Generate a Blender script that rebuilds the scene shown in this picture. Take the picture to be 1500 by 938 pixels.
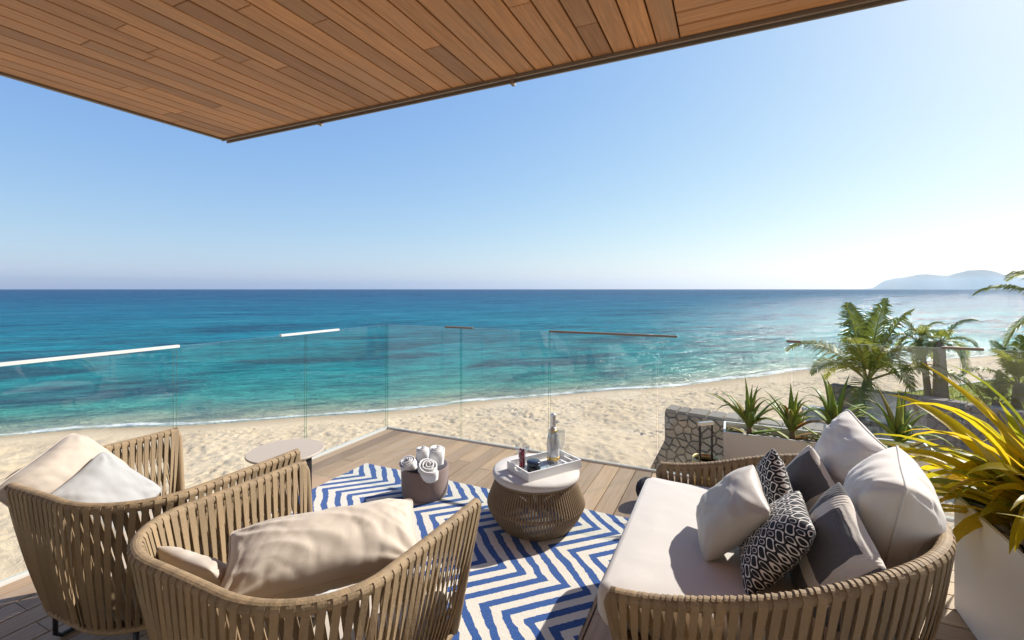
import bpy, bmesh, math, random
import numpy as np
from mathutils import Vector, Matrix, noise as mnoise
R = math.radians
rng = random.Random(7)
nrng = np.random.default_rng(11)
scene = bpy.context.scene
for o in list(bpy.data.objects): bpy.data.objects.remove(o)
COL = scene.collection

# ------------------------------------------------------------------ camera, sky, sun, exposure
CAM_H = 1.5; YAW = R(25.3); FPX = 675.0
cam = bpy.data.cameras.new('camera'); camo = bpy.data.objects.new('camera', cam); COL.objects.link(camo)
cam.sensor_width = 36; cam.lens = 36*FPX/1500; cam.shift_y = -0.0302
cam.clip_start = 0.05; cam.clip_end = 60000
camo.location = (0, 0, CAM_H); camo.rotation_euler = (R(90), 0, YAW)
scene.camera = camo
SUN_AZ, SUN_EL = R(34.2), R(37)          # azimuth measured from +Y towards +X
world = bpy.data.worlds.new('World'); scene.world = world; world.use_nodes = True
wn = world.node_tree; wn.nodes.clear()
sky = wn.nodes.new('ShaderNodeTexSky'); sky.sky_type = 'NISHITA'; sky.sun_disc = False
sky.sun_elevation = SUN_EL; sky.sun_rotation = SUN_AZ
sky.air_density = 1.0; sky.dust_density = 0.6; sky.ozone_density = 1.0; sky.altitude = 5
bg = wn.nodes.new('ShaderNodeBackground'); bg.inputs['Strength'].default_value = 0.10
wo = wn.nodes.new('ShaderNodeOutputWorld')
# one tone curve per channel over the whole sky: a hazier, softer marine sky
sx = wn.nodes.new('ShaderNodeSeparateColor'); cx = wn.nodes.new('ShaderNodeCombineColor'); wn.links.new(sky.outputs[0], sx.inputs[0])
for ch, (gm, kk) in enumerate(((.80,.94),(.63,1.42),(.23,3.42))):
    pw = wn.nodes.new('ShaderNodeMath'); pw.operation = 'POWER'; pw.inputs[1].default_value = gm; wn.links.new(sx.outputs[ch], pw.inputs[0])
    ml = wn.nodes.new('ShaderNodeMath'); ml.operation = 'MULTIPLY'; ml.inputs[1].default_value = kk; wn.links.new(pw.outputs[0], ml.inputs[0]); wn.links.new(ml.outputs[0], cx.inputs[ch])
wn.links.new(cx.outputs[0], bg.inputs[0]); wn.links.new(bg.outputs[0], wo.inputs[0])
sl = bpy.data.lights.new('sun', 'SUN'); sl.energy = 4.1; sl.angle = R(0.53); sl.color = (1.0, 0.945, 0.86)
so = bpy.data.objects.new('sun', sl); COL.objects.link(so)
sd = Vector((math.sin(SUN_AZ)*math.cos(SUN_EL), math.cos(SUN_AZ)*math.cos(SUN_EL), math.sin(SUN_EL)))
so.rotation_euler = (-sd).to_track_quat('-Z', 'Y').to_euler(); so.location = (3, 6, 12)
scene.view_settings.view_transform = 'Standard'; scene.view_settings.look = 'None'
scene.view_settings.gamma = 1; scene.view_settings.use_curve_mapping = False
scene.view_settings.exposure = 0.80
scene.render.engine = 'CYCLES'
cy = scene.cycles
cy.use_denoising = True; cy.max_bounces = 10; cy.diffuse_bounces = 4; cy.glossy_bounces = 4
cy.transparent_max_bounces = 24; cy.transmission_bounces = 6; cy.volume_bounces = 0
cy.caustics_reflective = False; cy.caustics_refractive = False; cy.sample_clamp_indirect = 6

# ------------------------------------------------------------------ helpers
def obj(name, verts, faces, mat=None, parent=None, smooth=False, loc=None, mats=None, fmat=None, kind=None):
    me = bpy.data.meshes.new(name); me.from_pydata([tuple(v) for v in verts], [], faces); me.update()
    if mats:
        for m in mats: me.materials.append(m)
    elif mat: me.materials.append(mat)
    if fmat is not None: me.polygons.foreach_set('material_index', fmat)
    if smooth: me.polygons.foreach_set('use_smooth', [True]*len(me.polygons))
    o = bpy.data.objects.new(name, me); COL.objects.link(o)
    if parent: o.parent = parent
    if loc: o.location = loc
    if kind: o['kind'] = kind
    return o
def tag(o, label, cat, group=None):
    o['label'] = label; o['category'] = cat
    if group: o['group'] = group
    return o
def thing(name, label, cat, loc=(0,0,0), rz=0, group=None):
    o = bpy.data.objects.new(name, None); COL.objects.link(o); o.empty_display_size = 0.1
    o.location = loc; o.rotation_euler = (0, 0, rz)
    return tag(o, label, cat, group)
class MB:
    def __init__(s): s.v = []; s.f = []; s.m = []
    def add(s, v, f, m=0):
        b = len(s.v); s.v += [tuple(p) for p in v]; s.f += [tuple(i+b for i in q) for q in f]; s.m += [m]*len(f); return s
    def box(s, x0, x1, y0, y1, z0, z1, m=0):
        return s.add([(x0,y0,z0),(x1,y0,z0),(x1,y1,z0),(x0,y1,z0),(x0,y0,z1),(x1,y0,z1),(x1,y1,z1),(x0,y1,z1)],
            [(0,3,2,1),(4,5,6,7),(0,1,5,4),(1,2,6,5),(2,3,7,6),(3,0,4,7)], m)
    def tube(s, pts, rad, n=8, closed=False, cap=True, m=0):
        pts = [Vector(p) for p in pts]; N = len(pts); rings = []
        up = None
        for i, p in enumerate(pts):
            a = pts[i-1] if (i > 0 or closed) else p; b = pts[(i+1) % N] if (i < N-1 or closed) else p
            t = (b-a).normalized()
            if up is None:
                up = Vector((0,0,1)) if abs(t.z) < .9 else Vector((1,0,0))
            x = (up - t*up.dot(t))
            if x.length < 1e-4: x = Vector((1,0,0)) - t*t.x
            x.normalize(); up = x; y = t.cross(x)
            r = rad[i] if hasattr(rad, '__len__') else rad
            rings.append([p + x*(r*math.cos(2*math.pi*k/n)) + y*(r*math.sin(2*math.pi*k/n)) for k in range(n)])
        v = [q for g in rings for q in g]; f = []
        for i in range(N if closed else N-1):
            j = (i+1) % N
            for k in range(n):
                f.append((i*n+k, i*n+(k+1)%n, j*n+(k+1)%n, j*n+k))
        if cap and not closed:
            f.append(tuple(range(n-1,-1,-1))); f.append(tuple((N-1)*n+k for k in range(n)))
        return s.add(v, f, m)
    def lathe(s, prof, n=32, c=(0,0,0), m=0):
        v = []; f = []
        for r, z in prof:
            for k in range(n):
                a = 2*math.pi*k/n; v.append((c[0]+r*math.cos(a), c[1]+r*math.sin(a), c[2]+z))
        for i in range(len(prof)-1):
            for k in range(n):
                f.append((i*n+k, i*n+(k+1)%n, (i+1)*n+(k+1)%n, (i+1)*n+k))
        if prof[0][0] > 1e-5: f.append(tuple(range(n-1,-1,-1)))
        if prof[-1][0] > 1e-5: f.append(tuple((len(prof)-1)*n+k for k in range(n)))
        return s.add(v, f, m)
    def build(s, name, mat=None, parent=None, smooth=False, loc=None, mats=None, kind=None):
        return obj(name, s.v, s.f, mat, parent, smooth, loc, mats, s.m if mats else None, kind)
def copy_of(src, parent=None, loc=None, rot=None, scale=None):
    c = src.copy(); COL.objects.link(c); c.parent = parent
    if loc is not None: c.location = loc
    if rot is not None: c.rotation_euler = rot
    if scale is not None: c.scale = scale
    return c

# ------------------------------------------------------------------ material helpers
class NT:
    def __init__(s, name):
        s.mat = bpy.data.materials.new(name); s.mat.use_nodes = True
        s.t = s.mat.node_tree; s.t.nodes.clear(); s.out = s.n('OutputMaterial')
    def n(s, typ, **kw):
        nd = s.t.nodes.new('ShaderNode'+typ)
        for k, v in kw.items(): setattr(nd, k, v)
        return nd
    def L(s, a, b): s.t.links.new(a, b)
    def val(s, sock, v):
        if hasattr(v, 'default_value') or hasattr(v, 'is_linked'): s.L(v, sock)
        else: sock.default_value = v
    def math(s, op, a, b=0.0, c=0.0, clamp=False):
        nd = s.n('Math', operation=op); nd.use_clamp = clamp
        s.val(nd.inputs[0], a); s.val(nd.inputs[1], b); s.val(nd.inputs[2], c); return nd.outputs[0]
    def mix(s, fac, a, b, blend='MIX'):
        nd = s.n('Mix'); nd.data_type = 'RGBA'; nd.blend_type = blend
        s.val(nd.inputs[0], fac)
        for sk, v in ((nd.inputs[6], a), (nd.inputs[7], b)):
            if isinstance(v, tuple): sk.default_value = (*v, 1) if len(v) == 3 else v
            else: s.L(v, sk)
        return nd.outputs[2]
    def ramp(s, fac, stops, interp='LINEAR'):
        nd = s.n('ValToRGB'); s.val(nd.inputs[0], fac); cr = nd.color_ramp; cr.interpolation = interp
        while len(cr.elements) < len(stops): cr.elements.new(0.5)
        for e, (p, c) in zip(cr.elements, stops): e.position = p; e.color = (*c, 1)
        return nd.outputs[0]
    def noise(s, vec, scale, detail=4, rough=.55, dist=0.0):
        nd = s.n('TexNoise'); nd.inputs['Scale'].default_value = scale; nd.inputs['Detail'].default_value = detail
        nd.inputs['Roughness'].default_value = rough; nd.inputs['Distortion'].default_value = dist
        if vec is not None: s.L(vec, nd.inputs['Vector'])
        return nd.outputs['Fac']
    def pos(s): return s.n('NewGeometry').outputs['Position']
    def objc(s): return s.n('TexCoord').outputs['Object']
    def mapping(s, vec, loc=(0,0,0), rot=(0,0,0), scale=(1,1,1)):
        nd = s.n('Mapping'); s.L(vec, nd.inputs[0]); s.val(nd.inputs['Location'], loc)
        nd.inputs['Rotation'].default_value = rot; nd.inputs['Scale'].default_value = scale; return nd.outputs[0]
    def sep(s, vec):
        nd = s.n('SeparateXYZ'); s.L(vec, nd.inputs[0]); return nd.outputs
    def bump(s, h, strength=.3, dist=.01, normal=None):
        nd = s.n('Bump'); nd.inputs['Strength'].default_value = strength; nd.inputs['Distance'].default_value = dist
        s.L(h, nd.inputs['Height'])
        if normal: s.L(normal, nd.inputs['Normal'])
        return nd.outputs[0]
    def pbsdf(s, color, rough=.6, normal=None, **kw):
        b = s.n('BsdfPrincipled')
        if isinstance(color, tuple): b.inputs['Base Color'].default_value = (*color[:3], 1)
        else: s.L(color, b.inputs['Base Color'])
        s.val(b.inputs['Roughness'], rough)
        if normal: s.L(normal, b.inputs['Normal'])
        for k, v in kw.items(): s.val(b.inputs[k.replace('_', ' ')], v)
        return b.outputs[0]
    def done(s, shader): s.L(shader, s.out.inputs['Surface']); return s.mat
def rnd(t): return t.n('ObjectInfo').outputs['Random']

def plain(name, color, rough=.6, var=.12, scale=40, bump=.15, metallic=0.0, spec=.5, sheen=0.0):
    t = NT(name); p = t.objc(); h = t.noise(p, scale, 5)
    dark = tuple(c*(1-var) for c in color); lite = tuple(min(1, c*(1+var)) for c in color)
    c = t.mix(h, dark, lite)
    kw = dict(Metallic=metallic, Specular_IOR_Level=spec)
    if sheen: kw['Sheen_Weight'] = sheen
    return t.done(t.pbsdf(c, rough, t.bump(h, bump, .003), **kw))

def wood(name, along, base, dark, grey, rough=.55, scale=1.0):
    """boards: grain stretched along an axis, tone varied board by board"""
    t = NT(name); r = rnd(t); p = t.pos()
    off = t.n('CombineXYZ'); t.L(t.math('MULTIPLY', r, 37.0), off.inputs[0]); t.L(t.math('MULTIPLY', r, 91.0), off.inputs[1])
    va = t.n('VectorMath', operation='ADD'); t.L(p, va.inputs[0]); t.L(off.outputs[0], va.inputs[1])
    sc = (1.2, 26, 26) if along == 'X' else (26, 1.2, 26)
    g = t.mapping(va.outputs[0], scale=sc)
    n1 = t.noise(g, 2.2, 6, .62, .4); n2 = t.noise(g, 9.0, 5, .7)
    n3 = t.noise(t.mapping(va.outputs[0], scale=(1.0, 4, 4) if along == 'X' else (4, 1.0, 4)), 1.3, 3)
    c = t.mix(t.ramp(n1, [(.33, (0,0,0)), (.68, (1,1,1))]), dark, base)
    c = t.mix(t.math('MULTIPLY', n2, .28), c, tuple(x*.6 for x in dark))
    tone = t.ramp(r, [(0, (.62,.60,.60)), (.25, (.88,.86,.84)), (.55, (1.0,1.0,1.0)), (.8, (1.16,1.12,1.05)), (1, (.72,.74,.78))])
    c = t.mix(1.0, c, tone, 'MULTIPLY')
    c = t.mix(t.math('MULTIPLY', t.ramp(n3, [(.5, (0,0,0)), (.75, (1,1,1))]), .45), c, grey)
    return t.done(t.pbsdf(c, rough, t.bump(n2, .25, .002), Specular_IOR_Level=.35))

def fabric(name, color, var=.06, weave=420, rough=.85, sheen=.15, fold=0.0):
    t = NT(name); p = t.objc()
    w = t.noise(p, weave, 2); f = t.noise(p, 7, 1.5, .4, .3)
    c = t.mix(w, tuple(x*(1-var) for x in color), tuple(min(1, x*(1+var)) for x in color))
    n = t.bump(w, .25, .0015)
    if fold: n = t.bump(f, fold, .03, n)
    return t.done(t.pbsdf(c, rough, n, Sheen_Weight=sheen, Specular_IOR_Level=.25))

def leafmat(name, stops, trans=.45, rough=.4, axis_tip=None):
    """thin leaf: colour differs leaf by leaf, light passes through it"""
    t = NT(name); r = rnd(t); p = t.objc()
    n = t.noise(t.mapping(p, scale=(1,1,1)), 9, 4)
    c = t.ramp(t.math('ADD', t.math('MULTIPLY', r, .8), t.math('MULTIPLY', n, .25)), stops)
    n2 = t.noise(t.mapping(p, scale=(90, 90, 3)), 1.0, 3)
    c = t.mix(t.math('MULTIPLY', n2, .4), c, (.05,.06,.012), 'MIX')
    b = t.pbsdf(c, rough, t.bump(n2, .3, .003), Specular_IOR_Level=.4)
    tr = t.n('BsdfTranslucent'); t.L(c, tr.inputs[0])
    m = t.n('MixShader'); m.inputs[0].default_value = trans; t.L(b, m.inputs[1]); t.L(tr.outputs[0], m.inputs[2])
    return t.done(m.outputs[0])

M = {}
M['deck_y'] = wood('deck_board_lengthwise', 'Y', (.49,.345,.22), (.36,.245,.15), (.43,.335,.25), .55)
M['deck_x'] = wood('deck_board_crosswise', 'X', (.49,.345,.22), (.36,.245,.15), (.43,.335,.25), .55)
M['ceil_y'] = wood('soffit_board_lengthwise', 'Y', (.66,.33,.14), (.41,.195,.076), (.34,.22,.137), .45)
M['ceil_x'] = wood('soffit_board_crosswise', 'X', (.66,.33,.14), (.41,.195,.076), (.34,.22,.137), .45)
M['dark'] = plain('dark_joist', (.03,.022,.016), .8)
M['trim'] = plain('bronze_trim', (.22,.17,.13), .45, .1, 8, .05, .3)
M['plaster'] = plain('white_plaster', (.78,.75,.70), .9, .05, 12, .1)
M['white_metal'] = plain('white_powder_metal', (.80,.79,.77), .35, .03, 20, .02)
M['steel'] = plain('brushed_steel', (.62,.60,.57), .3, .05, 60, .03, .9)
M['blackmetal'] = plain('black_metal', (.016,.016,.018), .4, .2, 30, .05)
M['rope'] = plain('taupe_woven_strap', (.325,.228,.125), .75, .16, 160, .5)
_t = NT('taupe_woven_strap_ribbed'); _p = _t.objc(); _h = _t.noise(_p, 160, 5); _w = _t.noise(_p, 14, 3)
_c = _t.mix(_h, (.245,.172,.098), (.345,.247,.142)); _c = _t.mix(_t.math('MULTIPLY', _w, .35), _c, (.20,.15,.095))
_c = _t.mix(1.0, _c, _t.ramp(rnd(_t), [(0,(.80,.79,.78)),(.35,(.95,.95,.94)),(.7,(1.05,1.04,1.02)),(1,(1.16,1.13,1.08))]), 'MULTIPLY')
M['rope'] = _t.done(_t.pbsdf(_c, .72, _t.bump(_h, .5, .003)))
M['rope_dk'] = plain('brown_rope', (.235,.165,.098), .8, .18, 160, .5)
M['cream'] = fabric('cream_canvas', (.50,.44,.375), fold=.35)
M['beige'] = fabric('beige_canvas', (.54,.47,.395), fold=.22)
M['pale'] = fabric('pale_linen', (.60,.565,.525), .08, 260, fold=.2)
M['lightgrey'] = fabric('light_grey_linen', (.40,.405,.41), .1, 300, fold=.25)
M['satin'] = fabric('taupe_satin', (.48,.435,.385), .03, 500, .42, .3, .5)
M['offwhite'] = fabric('off_white_canvas', (.70,.665,.62), .05, 420, fold=.45)
M['towel'] = fabric('white_terry', (.74,.73,.715), .1, 180, .95, .3, .5)
M['felt'] = fabric('mauve_brown_felt', (.235,.17,.15), .22, 120, .95, .2, .2)
M['feltdark'] = fabric('dark_felt_lining', (.05,.045,.055), .2, 120, .95)
M['stone_tan'] = plain('tan_fieldstone', (.36,.30,.235), .9, .35, 9, .6)
M['mortar'] = plain('dark_mortar', (.155,.14,.12), .95, .25, 25, .6)
M['concrete'] = plain('grey_concrete', (.46,.44,.41), .9, .15, 8, .3)
M['soil'] = plain('dark_soil', (.06,.045,.03), 1, .4, 40, 1)
M['pebble'] = plain('river_pebble', (.40,.34,.26), .7, .3, 12, .2)
M['planter'] = plain('white_planter_shell', (.80,.785,.76), .45, .03, 6, .03)
M['disc'] = plain('sand_grey_tabletop', (.46,.395,.325), .5, .03, 30, .03)
M['card'] = plain('printed_card', (.55,.66,.68), .5, .5, 25, .02)
M['gold'] = plain('gold_foil', (.75,.50,.16), .35, .1, 30, .1, .8)
M['silver'] = plain('silver_foil', (.72,.72,.72), .28, .25, 45, .2, .85)
M['jar'] = plain('dark_jar_glaze', (.012,.012,.016), .08, .1, 20, 0)
M['jarlid'] = plain('navy_lid', (.02,.03,.055), .2, .1, 20, 0)
M['berry'] = plain('red_berry', (.42,.02,.045), .25, .5, 30, .05)
M['brass'] = plain('aged_brass', (.50,.38,.17), .35, .25, 20, .1, .7)
M['yarn'] = plain('navy_black_yarn', (.030,.030,.045), .9, .6, 90, 1)

def glass_mat(name, tint, refl=1.0, rough=0.0):
    t = NT(name); tr = t.n('BsdfTransparent'); tr.inputs[0].default_value = (*tint, 1)
    g = t.n('BsdfGlossy'); g.inputs['Roughness'].default_value = rough; g.inputs[0].default_value = (1,1,1,1)
    ge = t.n('NewGeometry'); dt = t.n('VectorMath', operation='DOT_PRODUCT'); t.L(ge.outputs['Normal'], dt.inputs[0]); t.L(ge.outputs['Incoming'], dt.inputs[1])
    c5 = t.math('POWER', t.math('SUBTRACT', 1.0, t.math('ABSOLUTE', dt.outputs['Value']), clamp=True), 5.0)
    fr = t.math('MULTIPLY_ADD', c5, .96, .04)
    m = t.n('MixShader'); t.L(t.math('MULTIPLY', fr, refl, clamp=True), m.inputs[0]); t.L(tr.outputs[0], m.inputs[1]); t.L(g.outputs[0], m.inputs[2])
    return t.done(m.outputs[0])
M['glass'] = glass_mat('clear_glass', (.960,.982,.974), .9)
M['edge'] = glass_mat('green_glass_edge', (.50,.68,.60), 1.0)
M['thin'] = glass_mat('wine_glass', (.93,.94,.95), 1.0)
M['bottle'] = plain('pearl_bottle', (.70,.69,.68), .12, .1, 12, .02, .35)

# ------------------------------------------------------------------ terrain: beach, sea, lawn, hills
SH = 22.0; SEA_Z = -4.0; Q = math.sqrt(.5)
def vnoise(x, y, seed, n=256):
    g = np.random.default_rng(seed).random((n, n))
    xi = np.floor(x).astype(int); yi = np.floor(y).astype(int); fx = x-xi; fy = y-yi
    fx = fx*fx*(3-2*fx); fy = fy*fy*(3-2*fy)
    a = g[xi % n, yi % n]; b = g[(xi+1) % n, yi % n]; c = g[xi % n, (yi+1) % n]; d = g[(xi+1) % n, (yi+1) % n]
    return (a*(1-fx)+b*fx)*(1-fy)+(c*(1-fx)+d*fx)*fy
def wig(t): return .55*np.sin(t*.11+.6)+.28*np.sin(t*.31+2.0)+.12*np.sin(t*.83)
def beach():
    t = np.concatenate([[-3000,-1200,-500,-200,-90], np.arange(-50,-16,.4), np.arange(-16,46,.066), np.arange(46,120,.35), [130,160,220,400,900,2500]])
    s = np.concatenate([[-700,-250,-90,-45,-30], np.arange(-24,-21,.5), np.arange(-21,3.4,.066), [4,6,10,30,80]])
    T, S = np.meshgrid(t, s, indexing='ij')
    sp = S + wig(T)
    z = np.where(sp < -13, -2.42+np.clip(-13-sp, 0, 60)*.004, np.where(sp < -5, -3.02+(-5-sp)*.075, SEA_Z-sp*.196))
    dry = np.clip((-3.2-sp)/2.5, 0, 1)
    z = z + dry*((vnoise(T*.5,S*.5,1)-.5)*.14 + (vnoise(T*1.3,S*1.3,2)-.5)*.06 + (vnoise(T*3.1,S*3.1,3)-.5)*.06 + (vnoise(T*6.3,S*6.3,4)-.5)*.03)
    z = z + (vnoise(T*.2,S*.6,9)-.5)*.05*np.clip(-sp/2,0,1)
    # footprints, fewer and shallower on wind-smoothed patches
    cg = np.random.default_rng(5).random((64,64))
    def calm(a, b): return min(1.0, max(.4, (cg[int(a/2.6) % 64, int(b/1.7) % 64]*1.1+.3)))
    n = 21000
    ft = nrng.uniform(-15.6, 45.4, n); fs = -3.4-17*nrng.random(n)**.9
    i0 = np.searchsorted(t, -16); j0 = np.searchsorted(s, -21)
    for a, b in zip(ft, fs):
        if b < -20.3: continue
        i = i0+int((a+16)/.066); j = j0+int((b+21)/.066); k = 4
        i1, i2, j1, j2 = max(i-k,0), min(i+k+1,len(t)), max(j-k,0), min(j+k+1,len(s))
        dt = T[i1:i2,j1:j2]-a; ds = S[i1:i2,j1:j2]-b; an = nrng.random()*3.14
        u = dt*math.cos(an)+ds*math.sin(an); v = -dt*math.sin(an)+ds*math.cos(an)
        q = (u/.095)**2+(v/.055)**2; dep = nrng.uniform(.02,.08)*calm(a, b)
        z[i1:i2,j1:j2] += dep*(-np.exp(-q)+.40*np.exp(-(np.sqrt(q)-1.5)**2*3))
    X = (T - (S+SH))*Q; Y = (T + (S+SH))*Q
    co = np.stack([X, Y, z], -1).reshape(-1, 3).astype(np.float32)
    nt, ns = len(t), len(s)
    I, J = np.meshgrid(np.arange(nt-1), np.arange(ns-1), indexing='ij')
    a = (I*ns+J).ravel(); fc = np.stack([a, a+ns, a+ns+1, a+1], -1).astype(np.int32)
    me = bpy.data.meshes.new('beach_sand'); me.vertices.add(len(co)); me.vertices.foreach_set('co', co.ravel())
    me.loops.add(fc.size); me.loops.foreach_set('vertex_index', fc.ravel())
    me.polygons.add(len(fc)); me.polygons.foreach_set('loop_start', np.arange(0, fc.size, 4, dtype=np.int32))
    me.polygons.foreach_set('loop_total', np.full(len(fc), 4, dtype=np.int32))
    me.update(calc_edges=True); me.validate(); me.polygons.foreach_set('use_smooth', np.ones(len(fc), bool))
    o = bpy.data.objects.new('beach_sand', me); COL.objects.link(o); o['kind'] = 'structure'
    m = NT('dry_sand'); p = m.pos(); x, y, zz = m.sep(p)
    n1 = m.noise(p, 2.2, 6, .6); n2 = m.noise(p, 60, 3)
    c = m.mix(n1, (.555,.415,.262), (.68,.54,.37)); c = m.mix(m.math('MULTIPLY', n2, .3), c, (.42,.32,.22))
    pt = m.noise(p, .35, 3); c = m.mix(m.math('MULTIPLY', m.ramp(pt, [(.42,(0,0,0)),(.68,(1,1,1))]), .35), c, (.47,.345,.225))
    hz = m.math('ADD', zz, m.math('MULTIPLY', n1, .25))
    wet = m.ramp(m.math('MULTIPLY_ADD', hz, 1.0, 4.12, clamp=True), [(.18, (1,1,1)), (.48, (.6,.6,.6)), (.92, (0,0,0))])
    c = m.mix(wet, c, (.36,.255,.155))
    me.materials.append(m.done(m.pbsdf(c, .92, m.bump(m.math('ADD', m.math('MULTIPLY', n2, .3), m.noise(p, 11, 5, .65)), .7, .035), Specular_IOR_Level=.2)))
    return o
beach()

def sea():
    m = NT('sea_water'); p = m.pos(); x, y, zz = m.sep(p)
    s = m.math('SUBTRACT', m.math('MULTIPLY', m.math('SUBTRACT', y, x), Q), SH)
    t = m.math('MULTIPLY', m.math('ADD', y, x), Q)
    w = m.math('ADD', m.math('ADD', m.math('MULTIPLY', m.math('SINE', m.math('MULTIPLY_ADD', t, .11, .6)), .55),
        m.math('MULTIPLY', m.math('SINE', m.math('MULTIPLY_ADD', t, .31, 2.0)), .28)), m.math('MULTIPLY', m.math('SINE', m.math('MULTIPLY', t, .83)), .12))
    sp = m.math('ADD', s, w)
    q = m.mapping(p, rot=(0, 0, -R(45)))                       # q.x along the shore, q.y seaward
    big = m.noise(m.mapping(q, scale=(.02,.035,.02)), 1.0, 4)
    lg = m.math('LOGARITHM', m.math('MAXIMUM', m.math('ADD', sp, m.math('MULTIPLY', m.math('SUBTRACT', big, .5), m.math('MULTIPLY', sp, .5))), .3), 10.0)
    col = m.ramp(m.math('MULTIPLY_ADD', lg, .22, .10, clamp=True), [   # log10(metres offshore)*.22+.1
        (.04, (.42,.40,.27)), (.15, (.26,.33,.22)), (.23, (.075,.30,.225)), (.33, (.014,.250,.235)),
        (.45, (.005,.200,.245)), (.56, (.004,.135,.215)), (.67, (.004,.082,.170)), (.82, (.005,.055,.135))])
    reef = m.noise(m.mapping(q, scale=(.075,.17,.1)), 1.0, 5, .6, .5)
    rm = m.ramp(reef, [(.47, (0,0,0)), (.60, (1,1,1))])
    band = m.ramp(m.math('MULTIPLY', sp, .01, clamp=True), [(.02, (0,0,0)), (.05, (.85,.85,.85)), (.24, (.70,.70,.70)), (.6, (.2,.2,.2)), (1, (.1,.1,.1))])
    rf = m.math('MULTIPLY', rm, band)
    col = m.mix(rf, col, (.020,.062,.085))
    # waves
    n1 = m.noise(m.mapping(q, scale=(.10,.30,.1)), 1.0, 3, .5, .3)
    n2 = m.noise(m.mapping(q, scale=(.55,1.5,.5)), 1.0, 5, .62, .4)
    n3 = m.noise(m.mapping(q, scale=(2.4,5.2,2)), 1.0, 4, .6)
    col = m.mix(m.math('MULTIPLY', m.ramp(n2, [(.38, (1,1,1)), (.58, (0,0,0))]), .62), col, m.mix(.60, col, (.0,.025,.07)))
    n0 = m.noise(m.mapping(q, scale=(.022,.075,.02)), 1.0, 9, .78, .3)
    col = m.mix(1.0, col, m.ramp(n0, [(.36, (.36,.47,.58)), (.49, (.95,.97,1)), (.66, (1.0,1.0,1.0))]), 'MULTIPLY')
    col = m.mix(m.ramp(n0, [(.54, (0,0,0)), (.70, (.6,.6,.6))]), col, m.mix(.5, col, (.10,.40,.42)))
    h = m.math('ADD', m.math('ADD', m.math('MULTIPLY', n1, .9), m.math('MULTIPLY', n2, .60)), m.math('MULTIPLY', n3, .12))
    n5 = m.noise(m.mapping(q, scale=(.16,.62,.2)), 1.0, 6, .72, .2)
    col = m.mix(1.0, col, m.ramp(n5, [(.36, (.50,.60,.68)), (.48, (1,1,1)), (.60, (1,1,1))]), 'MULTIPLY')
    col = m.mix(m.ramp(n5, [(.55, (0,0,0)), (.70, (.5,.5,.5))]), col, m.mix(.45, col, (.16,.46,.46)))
    nb = m.bump(h, .75, 1.0)
    # foam along the water's edge
    fn = m.noise(m.mapping(q, scale=(.6,2.2,1)), 1.0, 6, .7); fb = m.noise(m.mapping(q, scale=(.09,.2,1)), 1.0, 2)
    fw = m.math('MULTIPLY', m.math('MULTIPLY_ADD', fb, 3.4, -1.25, clamp=True), .8)
    edge = m.math('SUBTRACT', 1.0, m.math('DIVIDE', m.math('ABSOLUTE', m.math('SUBTRACT', sp, m.math('MULTIPLY_ADD', fb, .5, .15))), m.math('MULTIPLY_ADD', fw, .9, .12)), clamp=True)
    foam = m.ramp(m.math('MULTIPLY', m.math('POWER', edge, .5), m.math('MULTIPLY_ADD', fn, 2.2, -.22)), [(.60, (0,0,0)), (.95, (.85,.85,.85))])
    e2 = m.math('SUBTRACT', 1.0, m.math('DIVIDE', m.math('ABSOLUTE', m.math('SUBTRACT', sp, m.math('MULTIPLY_ADD', fb, 3.0, 1.6))), .55), clamp=True)
    foam2 = m.ramp(m.math('MULTIPLY', m.math('MULTIPLY', e2, fw), m.math('MULTIPLY_ADD', fn, 1.6, 0)), [(.60, (0,0,0)), (.9, (.8,.8,.8))])
    fo = m.math('MAXIMUM', foam, foam2)
    col = m.mix(fo, col, (.80,.80,.78))
    rough = m.math('MULTIPLY_ADD', fo, .6, .16)
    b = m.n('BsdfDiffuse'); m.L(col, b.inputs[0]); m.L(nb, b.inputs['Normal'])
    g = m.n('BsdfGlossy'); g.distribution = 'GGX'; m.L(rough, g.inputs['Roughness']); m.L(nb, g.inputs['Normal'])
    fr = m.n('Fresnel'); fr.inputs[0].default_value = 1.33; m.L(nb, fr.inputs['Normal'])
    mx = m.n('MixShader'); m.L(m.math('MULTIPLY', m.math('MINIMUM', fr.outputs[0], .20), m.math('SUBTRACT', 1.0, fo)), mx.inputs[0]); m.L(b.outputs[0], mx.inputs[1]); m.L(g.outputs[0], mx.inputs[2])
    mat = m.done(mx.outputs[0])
    # a half disc from the shore out to the horizon
    tr = [-14000,-6000,-2500,-1000,-400,-150,-60,-20,0,20,60,150,400,1000,2500,6000,14000]
    sr = [-1.2,0,3,8,20,60,150,400,1000,2500,6000,14000]
    v = [((a-(b+SH))*Q, (a+(b+SH))*Q, SEA_Z) for a in tr for b in sr]; n = len(sr)
    f = [(i*n+j, (i+1)*n+j, (i+1)*n+j+1, i*n+j+1) for i in range(len(tr)-1) for j in range(n-1)]
    o = obj('sea', v, f, mat); o['kind'] = 'structure'
sea()

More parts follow.
